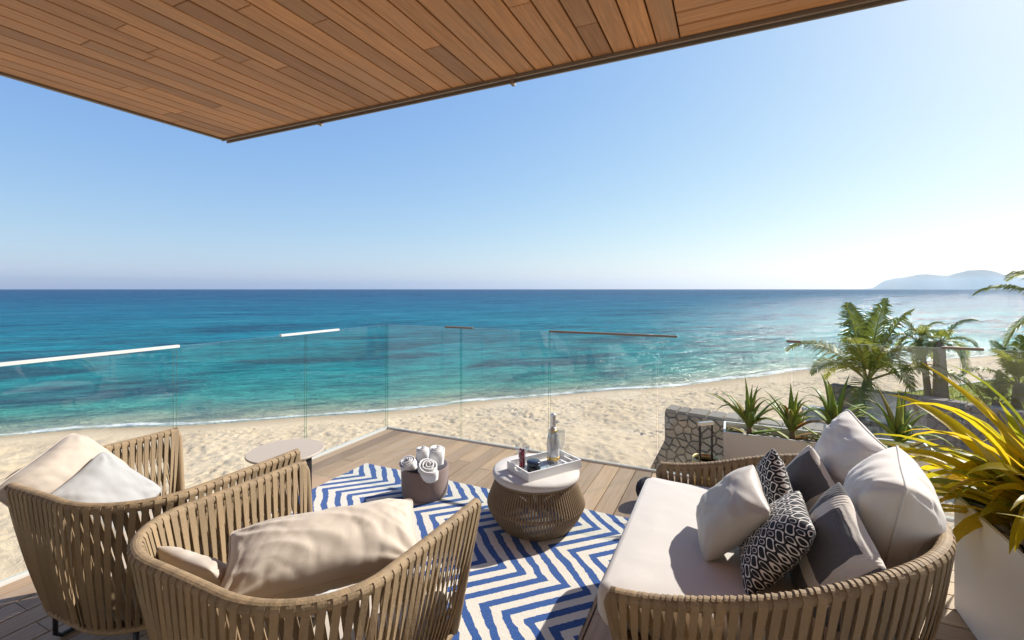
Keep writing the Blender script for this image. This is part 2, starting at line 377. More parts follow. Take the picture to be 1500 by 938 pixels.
def cam_dir(px):                                               # horizontal direction through a column of the photograph
    a = (px-750)/FPX; return Vector((a*math.cos(YAW)-math.sin(YAW), a*math.sin(YAW)+math.cos(YAW), 0))
def hills():
    D = 12500.0; prof = [(1262,0),(1278,1.5),(1288,8),(1297,13),(1312,15.5),(1330,17.5),(1345,21),(1360,21.5),(1378,19.5),(1390,19),(1402,23),(1418,27),(1432,28),(1450,26.5),(1468,22),(1490,18),(1515,16),(1540,21),(1570,24),(1610,15),(1650,5),(1680,0)]
    xs = np.linspace(1262,1680,140); hs = np.interp(xs, [a for a,_ in prof], [b for _,b in prof])
    v = []; rows = 15
    for i, (px, h) in enumerate(zip(xs, hs)):
        d = cam_dir(px)
        for j in range(rows):
            k = j/(rows-1); dep = -700+1900*k
            prof_k = math.sin(math.pi*min(1, max(0, k/.8 if k < .4 else .5+(k-.4)/1.2)))**.9
            r = 1+.25*(mnoise.noise(Vector((px*.03, k*3.1, 2.2)))+.5*mnoise.noise(Vector((px*.09, k*8, 7))))*(1-abs(prof_k-.0)*.75)
            hz = h/FPX*D*1.02*prof_k*r
            q = d*(D+dep); v.append((q.x, q.y, SEA_Z-1+hz))
    f = [(i*rows+j, (i+1)*rows+j, (i+1)*rows+j+1, i*rows+j+1) for i in range(len(xs)-1) for j in range(rows-1)]
    m = NT('dry_hill_scrub'); p = m.pos(); n = m.noise(p, .004, 6)
    mat = m.done(m.pbsdf(m.mix(n, (.10,.085,.06), (.17,.14,.095)), .95))
    o = obj('hills', v, f, mat, smooth=True); o['kind'] = 'structure'
hills()

def lawn():
    m = NT('lawn_soil_green'); p = m.pos(); n = m.noise(p, 3, 5)
    mat = m.done(m.pbsdf(m.mix(n, (.13,.17,.025), (.22,.25,.04)), .95))
    poly = [(3.2,15.6),(4.3,15.75),(6.85,18.5),(8.5,20.4),(13,25),(20,20),(14,10),(5.5,13.3),(4.2,14.2)]
    z = -1.3
    v = [(x,y,z) for x,y in poly]+[(x,y,-2.8) for x,y in poly]; n = len(poly)
    f = [tuple(range(n-1,-1,-1))]+[(i,(i+1)%n,(i+1)%n+n,i+n) for i in range(n)]
    o = obj('lawn_ground', v, f, mat); o['kind'] = 'structure'
    kb = MB()
    for (x0,y0),(x1,y1) in zip(poly[1:4], poly[2:5]):
        d = Vector((x1-x0,y1-y0,0)).normalized(); s = Vector((-d.y,d.x,0))*.12
        a = Vector((x0,y0,0)); b = Vector((x1,y1,0))
        kb.add([a+s*.1-Vector((0,0,2.6)), b+s*.1-Vector((0,0,2.6)), b+s-Vector((0,0,2.6)), a+s-Vector((0,0,2.6)), a+s*.1-Vector((0,0,1.27)), b+s*.1-Vector((0,0,1.27)), b+s-Vector((0,0,1.27)), a+s-Vector((0,0,1.27))],
            [(0,3,2,1),(4,5,6,7),(0,1,5,4),(1,2,6,5),(2,3,7,6),(3,0,4,7)])
    tag(kb.build('lawn_kerb', M['concrete']), 'low pale concrete kerb between the lawn and the sand', 'kerb')
    # grass blades
    def inside(x, y):
        c = False
        for i in range(n):
            x0,y0 = poly[i]; x1,y1 = poly[(i+1)%n]
            if (y0 > y) != (y1 > y) and x < (x1-x0)*(y-y0)/(y1-y0)+x0: c = not c
        return c
    g = MB(); k = 0
    while k < 15000:
        x = rng.uniform(3.2,12); y = rng.uniform(11.5,23)
        if not inside(x,y): continue
        a = rng.random()*6.28; h = rng.uniform(.04,.10); w = .012
        g.add([(x-w*math.cos(a),y-w*math.sin(a),z-.005),(x+w*math.cos(a),y+w*math.sin(a),z-.005),(x+rng.uniform(-.04,.04),y+rng.uniform(-.04,.04),z+h)],[(0,1,2)]); k += 1
    lm = leafmat('lawn_blade', [(0,(.18,.24,.025)),(.5,(.32,.36,.045)),(1,(.40,.40,.07))], .5)
    tag(g.build('lawn_grass', lm, kind='stuff'), 'sunlit yellow green lawn grass behind the rubble wall', 'grass')
lawn()

# ------------------------------------------------------------------ rubble stone walls
def clip(poly, p, n):
    out = []
    for i in range(len(poly)):
        a, b = poly[i], poly[(i+1)%len(poly)]
        da = (a[0]-p[0])*n[0]+(a[1]-p[1])*n[1]; db = (b[0]-p[0])*n[0]+(b[1]-p[1])*n[1]
        if da <= 0: out.append(a)
        if (da < 0 < db) or (db < 0 < da):
            k = da/(da-db); out.append((a[0]+(b[0]-a[0])*k, a[1]+(b[1]-a[1])*k))
    return out
def stone_wall(name, label, A, B, ztop0, ztop1, zbot, thick, size, seed, flare=0.0, skip=None, mat=None):
    """A,B plan points of the visible face; stones stand proud of a mortar core"""
    r = random.Random(seed); A = Vector((*A,0)); B = Vector((*B,0)); d = (B-A); L = d.length; d.normalize()
    nrm = Vector((d.y,-d.x,0))                                  # towards the deck
    root = thing(name, label, 'wall', (A.x, A.y, zbot))
    zt = lambda x: ztop0+(ztop1-ztop0)*x/L
    outline = [(-flare,zbot),(L,zbot),(L,zt(L)),(0,zt(0)),(0,zt(0)-.42)] if flare else [(0,zbot),(L,zbot),(L,zt(L)),(0,zt(0))]
    if flare: outline = [(-flare,zbot),(L,zbot),(L,zt(L)),(0,zt(0)),(0,zt(0)-.42)]
    def P(x, z, o): q = A+d*x+nrm*o; return (q.x-A.x, q.y-A.y, z-zbot)
    k = len(outline)
    core = [P(x,z,-.010) for x,z in outline]+[P(x,z,-thick) for x,z in outline]
    obj('mortar_core', core, [tuple(range(k)), tuple(range(2*k-1,k-1,-1))]+[(i,i+k,(i+1)%k+k,(i+1)%k) for i in range(k)], M['mortar'], root)
    xx = 0.0
    while xx < L-.02:
        l = min(size*r.uniform(1.2,2.4), L-xx); o0, o1, hh = r.uniform(.0,.02), r.uniform(-.03,.0), r.uniform(.03,.055)
        v = [P(xx+.006,zt(xx)-.01,o0-.01), P(xx+l-.006,zt(xx)-.01,o0-.01), P(xx+l-.006,zt(xx)-.01,-thick-o1), P(xx+.006,zt(xx)-.01,-thick-o1),
             P(xx+.014,zt(xx)+hh,o0-.02), P(xx+l-.014,zt(xx)+hh*r.uniform(.7,1.1),o0-.02), P(xx+l-.014,zt(xx)+hh*r.uniform(.7,1.1),-thick-o1+.012), P(xx+.014,zt(xx)+hh,-thick-o1+.012)]
        obj('coping_stone', v, [(0,3,2,1),(4,5,6,7),(0,1,5,4),(1,2,6,5),(2,3,7,6),(3,0,4,7)], STONE, root); xx += l
    seeds = []
    z = zbot
    while z < max(ztop0,ztop1)+size:
        x = -flare-size
        while x < L+size:
            seeds.append((x+r.uniform(-.32,.32)*size*1.2, z+r.uniform(-.3,.3)*size)); x += size*r.uniform(.85,1.35)
        z += size*.82
    for i, p in enumerate(seeds):
        poly = list(outline)
        for j, q in enumerate(seeds):
            if i == j or abs(q[0]-p[0]) > 3*size or abs(q[1]-p[1]) > 3*size: continue
            mx, mz = (p[0]+q[0])/2, (p[1]+q[1])/2; nx, nz = q[0]-p[0], q[1]-p[1]; l = math.hypot(nx,nz); g = .006+.04*size*r.random()*.5
            poly = clip(poly, (mx-nx/l*g, mz-nz/l*g), (nx/l, nz/l))
            if len(poly) < 3: break
        if len(poly) < 3: continue
        cx = sum(a for a,_ in poly)/len(poly); cz = sum(b for _,b in poly)/len(poly)
        ar = abs(sum(poly[a][0]*poly[(a+1)%len(poly)][1]-poly[(a+1)%len(poly)][0]*poly[a][1] for a in range(len(poly))))/2
        if ar < .08*size*size: continue
        if skip and skip(cx, cz): continue
        o1 = r.uniform(.002,.016); n = len(poly); jit = [(r.uniform(-.05,.05), r.uniform(-.05,.05)) for _ in poly]
        v = [P(x,z,-.05) for x,z in poly]+[P(cx+(x-cx)*.985,cz+(z-cz)*.985,o1*.5) for x,z in poly]+[P(cx+(x-cx)*(.88+a),cz+(z-cz)*(.88+b),o1+.008) for (x,z),(a,b) in zip(poly,jit)]
        f = [(i2,(i2+1)%n,(i2+1)%n+n,i2+n) for i2 in range(n)]+[(i2+n,(i2+1)%n+n,(i2+1)%n+2*n,i2+2*n) for i2 in range(n)]+[tuple(range(2*n,3*n))]
        obj('stone', v, f, mat or STONE, root)
    return root, P
t = NT('fieldstone'); r_ = rnd(t); p_ = t.objc(); nn = t.noise(p_, 9, 5); nf = t.noise(p_, 45, 4)
cc = t.ramp(r_, [(0,(.16,.13,.105)),(.25,(.24,.20,.155)),(.5,(.28,.24,.195)),(.75,(.20,.175,.155)),(1,(.31,.245,.175))])
cc = t.mix(t.math('MULTIPLY', nn, .55), cc, (.20,.165,.13)); STONE = t.done(t.pbsdf(cc, .9, t.bump(nf, .6, .02)))
w1, _ = stone_wall('rubble_wall', 'grey brown rubble stone wall in shade beyond the glass beside the lantern', (-.865,7.074), (1.45,6.71), -.30, -.30, -2.75, .35, .118, 3, flare=.95)
def s2(cx, cz): return .82 < cx < 1.46 and cz > -1.75
w2, P2f = stone_wall('rubble_wall', 'long rubble stone retaining wall with a smooth concrete panel in front of the lawn', (2.366,14.693), (5.505,13.152), -1.10, -1.10, -2.9, .4, .215, 5, skip=s2)
d2 = Vector((5.505-2.366,13.152-14.693,0)).normalized()
pn = MB(); a = [P2f(x,z,o) for x in (.82,1.46) for z in (-1.80,-1.07) for o in (-.35,.055)]
pn.add(a, [(0,1,3,2),(4,6,7,5),(0,4,5,1),(2,3,7,6),(1,5,7,3),(0,2,6,4)]); pn.build('concrete_panel', M['concrete'], w2)
# low plastered buttress at the end of the far wall
bt = MB(); bt.box(-.55,.1,-.22,.22,0,1.15); bt.box(-.62,.16,-.28,.28,1.15,1.22)
o = bt.build('plaster_buttress', M['concrete'], w2, loc=(0,0,0)); o.location = (.05,-.25,0); o.rotation_euler = (0,0,math.atan2(d2.y,d2.x))

# ------------------------------------------------------------------ deck, roof, house front
GX, GY = -3.354, 3.931           # lines of the left and the front glass
PITCH, GAP = .133, .0075
def board(name, x0, x1, y0, y1, z0, z1, mat, parent, ch=.0008):
    m = MB(); down = ch < 0; c = abs(ch)
    if not down:
        v = [(x0,y0,z0),(x1,y0,z0),(x1,y1,z0),(x0,y1,z0),(x0,y0,z1-c),(x1,y0,z1-c),(x1,y1,z1-c),(x0,y1,z1-c),(x0+c,y0+c,z1),(x1-c,y0+c,z1),(x1-c,y1-c,z1),(x0+c,y1-c,z1)]
    else:
        v = [(x0,y0,z1),(x0,y1,z1),(x1,y1,z1),(x1,y0,z1),(x0,y0,z0+c),(x0,y1,z0+c),(x1,y1,z0+c),(x1,y0,z0+c),(x0+c,y0+c,z0),(x0+c,y1-c,z0),(x1-c,y1-c,z0),(x1-c,y0+c,z0)]
    f = [(0,3,2,1)]+[(i,(i+1)%4,(i+1)%4+4,i+4) for i in range(4)]+[(i+4,(i+1)%4+4,(i+1)%4+8,i+8) for i in range(4)]+[(8,9,10,11)]
    return obj(name, v, f, mat, parent)
def run(lo, hi, lmin, lmax, r):
    out = []; a = lo; first = True
    while a < hi-1e-3:
        l = r.uniform(lmin, lmax)*(r.uniform(.3,1) if first else 1); first = False; b = a+l
        if hi-b < .35: b = hi
        out.append((a, min(b,hi)-(.003 if b < hi else 0))); a = b
    return out
deck = obj('deck', *(lambda m: (m.v, m.f))(MB().box(-3.33, 3.6, -2.1, 3.90, -.30, -.045)), M['dark']); deck['kind'] = 'structure'
r2 = random.Random(21)
XS = -.305
x = -.704+.133*3-.133            # seam grid
seams = [-.704+PITCH*k for k in range(-25, 30)]
prev = -3.325
edges = [-3.325]+[s for s in seams if -3.30 < s < XS-.05]+[XS]
for a, b in zip(edges, edges[1:]):
    for y0, y1 in run(.25, 3.895, 1.3, 2.6, r2): board('deck_board', a+GAP/2, b-GAP/2, y0, y1, -.045, r2.uniform(-.0015,0), M['deck_y'], deck)
ys = [3.895-PITCH*k for k in range(0, 28)]
for a, b in zip(ys, ys[1:]):
    for x0, x1 in run(XS, 3.55, 1.3, 2.6, r2): board('deck_board', x0+GAP/2, x1, b+GAP/2, a-GAP/2, -.045, r2.uniform(-.0015,0), M['deck_x'], deck)
board('deck_board', -3.325, 3.55, -2.1, .16, -.045, -.001, M['deck_x'], deck)
tag(MB().box(-3.45, 3.6, -2.1, 4.02, -3.0, -.305).build('deck_plinth', M['plaster']), 'white plastered plinth under the wooden deck', 'plinth')

CZ = 2.99; RX0, RX1, RY0, RY1 = -4.546, 3.6, -2.1, 2.935
roof = thing('roof_overhang', 'wood lined roof overhang of brown soffit boards above the terrace', 'roof', (0,0,CZ))
MB().box(RX0+.01, RX1, RY0, RY1-.01, .026, .34).build('roof_slab', M['dark'], roof)
SX = -.268
ex = [RX0+.015]+[SX-PITCH*k for k in range(40, 0, -1) if SX-PITCH*k > RX0+.07]+[SX]
r3 = random.Random(5)
for i, (a, b) in enumerate(zip(ex, ex[1:])):
    last = i == len(ex)-2
    for y0, y1 in (run(-.9, RY1-.03, .9, 2.2, r3) if not last else [(-.9, RY1-.03)]):
        board('soffit_board', a+.0045, b-.0045, y0, y1, r3.uniform(0,.0015), .026, M['ceil_y'], roof, -.004)
ey = [RY1-.035-PITCH*k for k in range(0, 27)]
for a, b in zip(ey, ey[1:]):
    for x0, x1 in run(SX+.004, RX1, 1.2, 2.6, r3): board('soffit_board', x0, x1, b+.0045, a-.0045, r3.uniform(0,.0015), .026, M['ceil_x'], roof, -.004)
board('soffit_board', RX0+.015, SX, -2.1, -.906, 0, .026, M['ceil_x'], roof, -.004)
# trims along the two free edges, in lengths with small clips
for a, b in ((RX0-.02,-1.397),(-1.396,.253),(.254,1.903),(1.904,3.6)):
    m = MB(); m.box(a,b,RY1-.028,RY1-.012,-.018,.05); m.box(a,b,RY1+.02,RY1+.035,-.026,.36); m.box(a,b,RY1-.012,RY1+.02,-.004,.02)
    m.build('front_trim', M['trim'], roof)
MB().box(RX0-.02,RX0+.012,RY0,RY1-.03,-.012,.36).build('side_trim', M['trim'], roof)
for xx in (-3.27, -1.39): MB().box(xx-.012,xx+.012,RY1-.01,RY1+.04,-.045,0).build('trim_clip', M['trim'], roof)

house = thing('house_front', 'white plastered house front with sliding glass door carrying the roof', 'house', (0,-2.1,0))
MB().box(-4.5,-2.4,-.25,0,-.3,3.02).build('wall', M['plaster'], house)
MB().box(2.2,3.6,-.25,0,-.3,3.02).build('wall', M['plaster'], house)
MB().box(-2.4,2.2,-.25,0,2.45,3.02).build('wall', M['plaster'], house)
for k in range(4):
    x0 = -2.4+1.15*k; m = MB()
    for q in ((x0,x0+.05,0,2.45),(x0+1.10,x0+1.15,0,2.45),(x0+.05,x0+1.10,0,.06),(x0+.05,x0+1.10,2.39,2.45)): m.box(q[0],q[1],-.14,-.09,q[2],q[3])
    fr = m.build('door_frame', M['white_metal'], house); MB().box(x0+.05,x0+1.10,-.12,-.11,.06,2.39).build('pane', M['glass'], fr)
for cx in (-1.95, 1.75):
    v = []; f = []
    for i in range(33):
        xx = cx-.4+.8*i/32; yy = -.30+.035*math.sin(i*1.35); v += [(xx,yy,0.01),(xx,yy,2.42)]
        if i: f.append((2*i-2,2*i,2*i+1,2*i-1))
    obj('curtain', v, f, M['pale'], house, True)
MB().box(-4.5,3.6,-3.2,-3.0,-.3,3.02).build('back_wall', M['plaster'], house)

# ------------------------------------------------------------------ glass balustrades
GH = 1.116
def balustrade(name, label, origin, rz, L, joints, rails, rmat):
    root = thing(name, label, 'balustrade', origin, rz)
    ch = MB(); ch.box(0, L, -.012, -.0075, -.10, .012); ch.box(0, L, .0075, .012, -.10, .012); ch.box(0, L, -.0075, .0075, -.10, -.06)
    ch.build('base_channel', M['white_metal'], root)
    js = [0]+joints+[L]
    for a, b in zip(js, js[1:]):
        m = MB(); x0, x1 = a+.009, b-.009
        v = [(x0,-.006,-.06),(x1,-.006,-.06),(x1,.006,-.06),(x0,.006,-.06),(x0,-.006,GH),(x1,-.006,GH),(x1,.006,GH),(x0,.006,GH)]
        obj('glass_panel', v, [(0,3,2,1),(4,5,6,7),(0,1,5,4),(1,2,6,5),(2,3,7,6),(3,0,4,7)], parent=root, mats=[M['glass'],M['edge']], fmat=[1,1,0,1,0,1])
    for a, b in rails:
        m = MB(); m.box(a,b,-.014,.014,GH+.001,GH+.009); m.box(a,b,-.014,-.0065,GH-.008,GH+.001); m.box(a,b,.0065,.014,GH-.008,GH+.001)
        m.build('top_rail', rmat, root)
    return root
# front: runs along +X from the corner; left: runs along -Y from the corner
balustrade('glass_balustrade', 'frameless glass balustrade facing the beach with bronze top rail pieces', (GX, GY, 0), 0, 6.95,
    [.934,1.873,2.817,3.764,4.71,5.65], [(.75,1.07),(1.873,2.97),(3.73,3.82),(4.61,4.81)], M['trim'])
balustrade('glass_balustrade', 'frameless glass balustrade beside the armchairs with white top rail pieces', (GX, GY-.01, 0), -R(90), 5.9,
    [1.05,2.10,3.15,4.2], [(.675,1.30),(2.076,4.3)], M['white_metal'])

# ------------------------------------------------------------------ rug
def rug():
    t = NT('chevron_wool'); p = t.pos(); x, y, z = t.sep(p)
    wob = t.math('MULTIPLY', t.math('SUBTRACT', t.noise(p, 6, 3), .5), .035); wob2 = t.math('MULTIPLY', t.math('SUBTRACT', t.noise(p, 60, 2), .5), .012)
    # zigzag: corners every .305 m along the rug, stripes .119 m apart
    ph = t.math('PINGPONG', t.math('SUBTRACT', t.math('ADD', y, wob), 1.90-.61*4), .305)
    s = t.math('ADD', t.math('SUBTRACT', x, ph), t.math('ADD', wob, wob2))
    fr = t.math('FRACT', t.math('MULTIPLY', t.math('SUBTRACT', s, -.958-.305-.055-.119*40), 1/.119))
    blue = t.math('LESS_THAN', fr, .47)
    n = t.noise(p, 170, 3); n2 = t.noise(p, 14, 4)
    cb = t.mix(n, (.008,.046,.195), (.024,.098,.315)); cw = t.mix(n, (.58,.535,.46), (.74,.70,.62)); cw = t.mix(t.math('MULTIPLY', n2, .3), cw, (.52,.47,.38))
    c = t.mix(blue, cw, cb)
    e = t.math('ABSOLUTE', t.math('SUBTRACT', fr, .235))
    hgt = t.math('ADD', t.math('MULTIPLY', n, .8), t.math('MULTIPLY', t.noise(p, 45, 2), .5))
    mat = t.done(t.pbsdf(c, .95, t.bump(hgt, .8, .006), Sheen_Weight=.2, Specular_IOR_Level=.15))
    x0, x1, y0, y1 = -2.81, -.588, 1.22, 3.03; nx, ny = 60, 46; v = []; f = []
    for i in range(nx+1):
        for j in range(ny+1):
            xx = x0+(x1-x0)*i/nx; yy = y0+(y1-y0)*j/ny
            xx += .006*mnoise.noise(Vector((yy*5, i//nx, 3))) if i in (0,nx) else 0; yy += .006*mnoise.noise(Vector((xx*5, j//ny, 9))) if j in (0,ny) else 0
            v.append((xx, yy, .012+.0015*mnoise.noise(Vector((xx*9,yy*9,0)))))
    k = len(v); n1 = ny+1
    for i in range(nx):
        for j in range(ny): f.append((i*n1+j,(i+1)*n1+j,(i+1)*n1+j+1,i*n1+j+1))
    b = [i*n1 for i in range(nx)]+[nx*n1+j for j in range(ny)]+[i*n1+ny for i in range(nx,0,-1)]+[j for j in range(ny,0,-1)]
    v += [(v[q][0],v[q][1],.001) for q in b]
    for q in range(len(b)): f.append((b[q], k+q, k+(q+1)%len(b), b[(q+1)%len(b)]))
    tag(obj('area_rug', v, f, mat, smooth=False), 'blue and cream zigzag chevron wool rug lying on the deck', 'rug')
rug()

# ------------------------------------------------------------------ cushions
def basis(n, up, roll=0.0):
    n = Vector(n).normalized(); up = Vector(up); y = (up-n*up.dot(n)).normalized(); x = y.cross(n)
    m = Matrix((x,y,n)).transposed(); return m @ Matrix.Rotation(roll, 3, 'Z')
def pillow(name, label, cat, w, h, th, c, n, up, roll, mat, seed, group=None, N=34, pinch=.075, wr=.012, sag=0.0, round_=2.6, piping=None, pc=9.0, crease=0.0):
    v = []; f = []; idx = {}
    for side in (1,-1):
        for i in range(N+1):
            for j in range(N+1):
                a = 2*i/N-1; b = 2*j/N-1
                a = math.copysign(1-(1-abs(a))**1.25, a); b = math.copysign(1-(1-abs(b))**1.25, b)
                if side == -1 and (i in (0,N) or j in (0,N)): idx[(side,i,j)] = idx[(1,i,j)]; continue
                T = max(0,(1-abs(a)**round_)*(1-abs(b)**round_))**.58
                x = a*w/2*(1-pinch*(1-b*b)*a*a); y = b*h/2*(1-pinch*(1-a*a)*b*b)
                mx_ = max(abs(a),abs(b),1e-6); rr_ = (max(1e-9,abs(a/mx_)**pc+abs(b/mx_)**pc))**(-1/pc) if mx_ > 1e-5 else 1.0; rr_ = 1+(rr_-1)*mx_**3; x *= rr_; y *= rr_
                q = Vector((a*1.3+seed*3.7, b*1.3+side*5, seed))
                fold = mnoise.noise(q*1.2)*.6+.45*(1-abs(mnoise.noise(Vector((q.x*2.1+q.y*1.4, q.y*.9, seed+4))))*2)**1
                # creases running in from the corners
                cr = 0
                if crease: fold -= crease*(1-abs(mnoise.noise(Vector((a*w/.17+b*.5+seed, b*.75+side, 3.3)))))**7+.5*crease*(1-abs(mnoise.noise(Vector((a*w/.09-b*.9, b*1.3+seed, 6.1)))))**9
                for ca, cb in ((1,1),(1,-1),(-1,1),(-1,-1)):
                    d = math.hypot(a-ca, b-cb); an = math.atan2(b-cb, a-ca); cr += math.sin(an*11+seed*2+ca)*math.exp(-(d/.55)**2)*min(1,d*3)
                z = side*(th/2*T + (fold*wr+cr*wr*.55)*min(1,T*1.6)) - sag*(1-b)*(1-b)*.25
                idx[(side,i,j)] = len(v); v.append((x,y,z))
    for side in (1,-1):
        for i in range(N):
            for j in range(N):
                q = (idx[(side,i,j)],idx[(side,i+1,j)],idx[(side,i+1,j+1)],idx[(side,i,j+1)])
                f.append(q if side == 1 else q[::-1])
    o = obj(name, v, f, mat, smooth=True)
    o.matrix_world = Matrix.Translation(Vector(c)) @ basis(n, up, roll).to_4x4()
    if piping:
        ring = [idx[(1,i,0)] for i in range(N)]+[idx[(1,N,j)] for j in range(N)]+[idx[(1,i,N)] for i in range(N,0,-1)]+[idx[(1,0,j)] for j in range(N,0,-1)]
        MB().tube([v[q] for q in ring], .0045, 6, closed=True).build('piping', piping, o, True)
    return tag(o, label, cat, group)

def outline_slab(name, pts, z0, z1, mat, parent=None, bev=.03, puff=.012, label=None, cat=None, loc=None, rz=0):
    """a soft seat pad: plan outline with rounded top and bottom edges and a slightly domed top"""
    cx = sum(p[0] for p in pts)/len(pts); cy_ = sum(p[1] for p in pts)/len(pts); n = len(pts); v = []; f = []
    def off(p, d):
        dx, dy = p[0]-cx, p[1]-cy_; l = math.hypot(dx,dy); return (p[0]-dx/l*d, p[1]-dy/l*d)
    rings = [(bev*.9,z0)]+[(bev*(1-math.cos(a)),z0+bev*(1-math.sin(a)) if False else z0+bev*(1-math.cos(math.pi/2-a))) for a in (1.1,.6)]
    rings = [(bev,z0),(bev*.3,z0+bev*.3),(0,z0+bev),(0,z1-bev),(bev*.12,z1-bev*.5),(bev*.45,z1-bev*.13),(bev,z1)]
    for d, z in rings:
        for p in pts: q = off(p,d); v.append((*q,z))
    for k in range(5):
        for p in pts:
            q = off(p,bev); s = 1-(k+1)/5.5; v.append((cx+(q[0]-cx)*s, cy_+(q[1]-cy_)*s, z1+puff*(1-s*s)))
    R_ = len(rings)+5
    for i in range(R_-1):
        for k in range(n): f.append((i*n+k,i*n+(k+1)%n,(i+1)*n+(k+1)%n,(i+1)*n+k))
    f.append(tuple(range(n-1,-1,-1))); f.append(tuple((R_-1)*n+k for k in range(n)))
    o = obj(name, v, f, mat, parent, True)
    if loc: o.location = loc; o.rotation_euler = (0,0,rz)
    if label: tag(o, label, cat)
    return o

# ------------------------------------------------------------------ woven seats
def u_path(hw, yf, yb, rad, n=160, ex=2.0):
    """plan of a seat: from the front end of the right arm round the back to the left arm, by equal steps"""
    pts = [(hw, yf)]
    for k in range(0, 41):
        a = math.pi/2*k/40; pts.append((hw-rad[0]+rad[0]*math.cos(a)**(2/ex), yb+rad[1]-rad[1]*math.sin(a)**(2/ex)))
    pts += [(-x, y) for x, y in reversed(pts)]
    L = [0]
    for a, b in zip(pts, pts[1:]): L.append(L[-1]+math.hypot(b[0]-a[0], b[1]-a[1]))
    s = np.linspace(0, L[-1], n); return np.interp(s, L, [p[0] for p in pts]), np.interp(s, L, [p[1] for p in pts]), L[-1]
def woven(root, rimf, basef, count, wtop, wbot, rmat, rim_r=.018, lean=.8, twist=.9, sub=9):
    """rimf/basef: 0..1 -> point; two crossing layers of flat straps between rim and base tube"""
    def frame(fn, s):
        a = fn(max(0,s-.004)); b = fn(min(1,s+.004)); t = (b-a); t.z = 0; t.normalize(); return fn(s), t, Vector((-t.y, t.x, 0))   # outward
    # wrapped rim with a post at each front end
    pts = []; e0, e1 = rimf(0), rimf(1); b0, b1 = basef(0), basef(1)
    def bend(a, b, tdir, r=.05):
        down = (b-a).normalized(); return [b]+[a+(b-a)*q for q in (.8,.6,.4,.25)]+[a+down*r*(1-math.sin(k*math.pi/8))+tdir*r*(math.sin(k*math.pi/8)+0*k)-tdir*r*(0)  for k in range(0,1)]
    t0 = frame(rimf,0)[1]; t1 = frame(rimf,1)[1]; r = .045
    d0 = (b0-e0).normalized(); d1 = (b1-e1).normalized()
    pts += [b0+(e0+d0*r-b0)*k/24 for k in range(25)]
    for k in range(1,7):
        a = k/7*math.pi/2; pts.append(e0+d0*r*(1-math.sin(a))+t0*r*(1-math.cos(a)))
    n = 700
    L = sum((rimf((k+1)/n)-rimf(k/n)).length for k in range(n)); s0 = r/L
    pts += [rimf(s0+(1-2*s0)*k/n) for k in range(n+1)]
    for k in range(6,0,-1):
        a = k/7*math.pi/2; pts.append(e1+d1*r*(1-math.sin(a))-t1*r*(1-math.cos(a)))
    pts += [e1+d1*r+(b1-e1-d1*r)*k/24 for k in range(25)]
    acc = 0; rad = []
    band = L/count/2
    for i, p in enumerate(pts):
        if i: acc += (pts[i]-pts[i-1]).length
        ph = (acc/band) % 1; rad.append(rim_r*(1.0+.09*min(1, min(ph,1-ph)*12)))
    MB().tube(pts, rad, 10).build('wrapped_rim', rmat, root, True)
    MB().tube([basef(k/80) for k in range(81)]+[basef(1)+(basef(0)-basef(1))*k/10 for k in range(1,10)], rim_r*.75, 8, closed=True).build('base_tube', rmat, root, True)
    rr = random.Random(count)
    for layer in (1,-1):
        for i in range(count):
            s = (i+.5+(.0 if layer == 1 else .42))/count
            sb = min(1,max(0,s+layer*lean/count+rr.uniform(-.12,.12)/count)); s = min(.992,max(.008,s)); sb = min(.995,max(.005,sb))
            p, t, o = frame(rimf, s); q, tb, ob = frame(basef, sb); q = q+ob*(rim_r*.8)*layer; O = o*layer; R1 = rim_r*1.11
            tw = twist*(1 if rr.random() < .88 else -1)*layer; v = []; f = []; cs = []
            for an0 in (130,110,90,70,50,30,12): cs.append((p+O*(R1*math.cos(R(an0)))+Vector((0,0,R1*math.sin(R(an0)))), 0.0, O*math.cos(R(an0))+Vector((0,0,math.sin(R(an0))))))
            p0 = p+O*R1+Vector((0,0,.002))
            for k in range(sub+1):
                u = k/sub; c = p0.lerp(q,u); oo = o.lerp(ob,u).normalized()*layer
                cs.append((c+oo*(.010*math.sin(math.pi*u))-oo*rim_r*.5*u, u, oo))
            for k,(c,u,oo) in enumerate(cs):
                tt = t.lerp(tb,u).normalized(); an = tw*max(0,(u-.10)/.90)**1.2*min(1,1-.5*max(0,u-.8)/.2); wx = tt*math.cos(an)+oo*math.sin(an); nx = oo*math.cos(an)-tt*math.sin(an)
                w = (wtop+(wbot-wtop)*u)/2; th = .0020
                v += [c-wx*w-nx*th, c+wx*w-nx*th, c+wx*w+nx*th, c-wx*w+nx*th]
                if k:
                    e0_ = 4*(k-1)
                    for e in range(4): f.append((e0_+e,e0_+(e+1)%4,e0_+4+(e+1)%4,e0_+4+e))
            sub_ = len(cs)-1
            # fold over the top of the rim
            f.append((3,2,1,0)); f.append((4*sub_,4*sub_+1,4*sub_+2,4*sub_+3))
            obj('strap', v, f, rmat, root)

def sled_leg(root, x, y0, y1, z, rad=.010):
    MB().tube([(x,y0,z),(x,y0,.03),(x,y0+math.copysign(.02,y1-y0),rad),(x,y1-math.copysign(.02,y1-y0),rad),(x,y1,.03),(x,y1,z)], rad, 8).build('leg', M['blackmetal'], root, True)

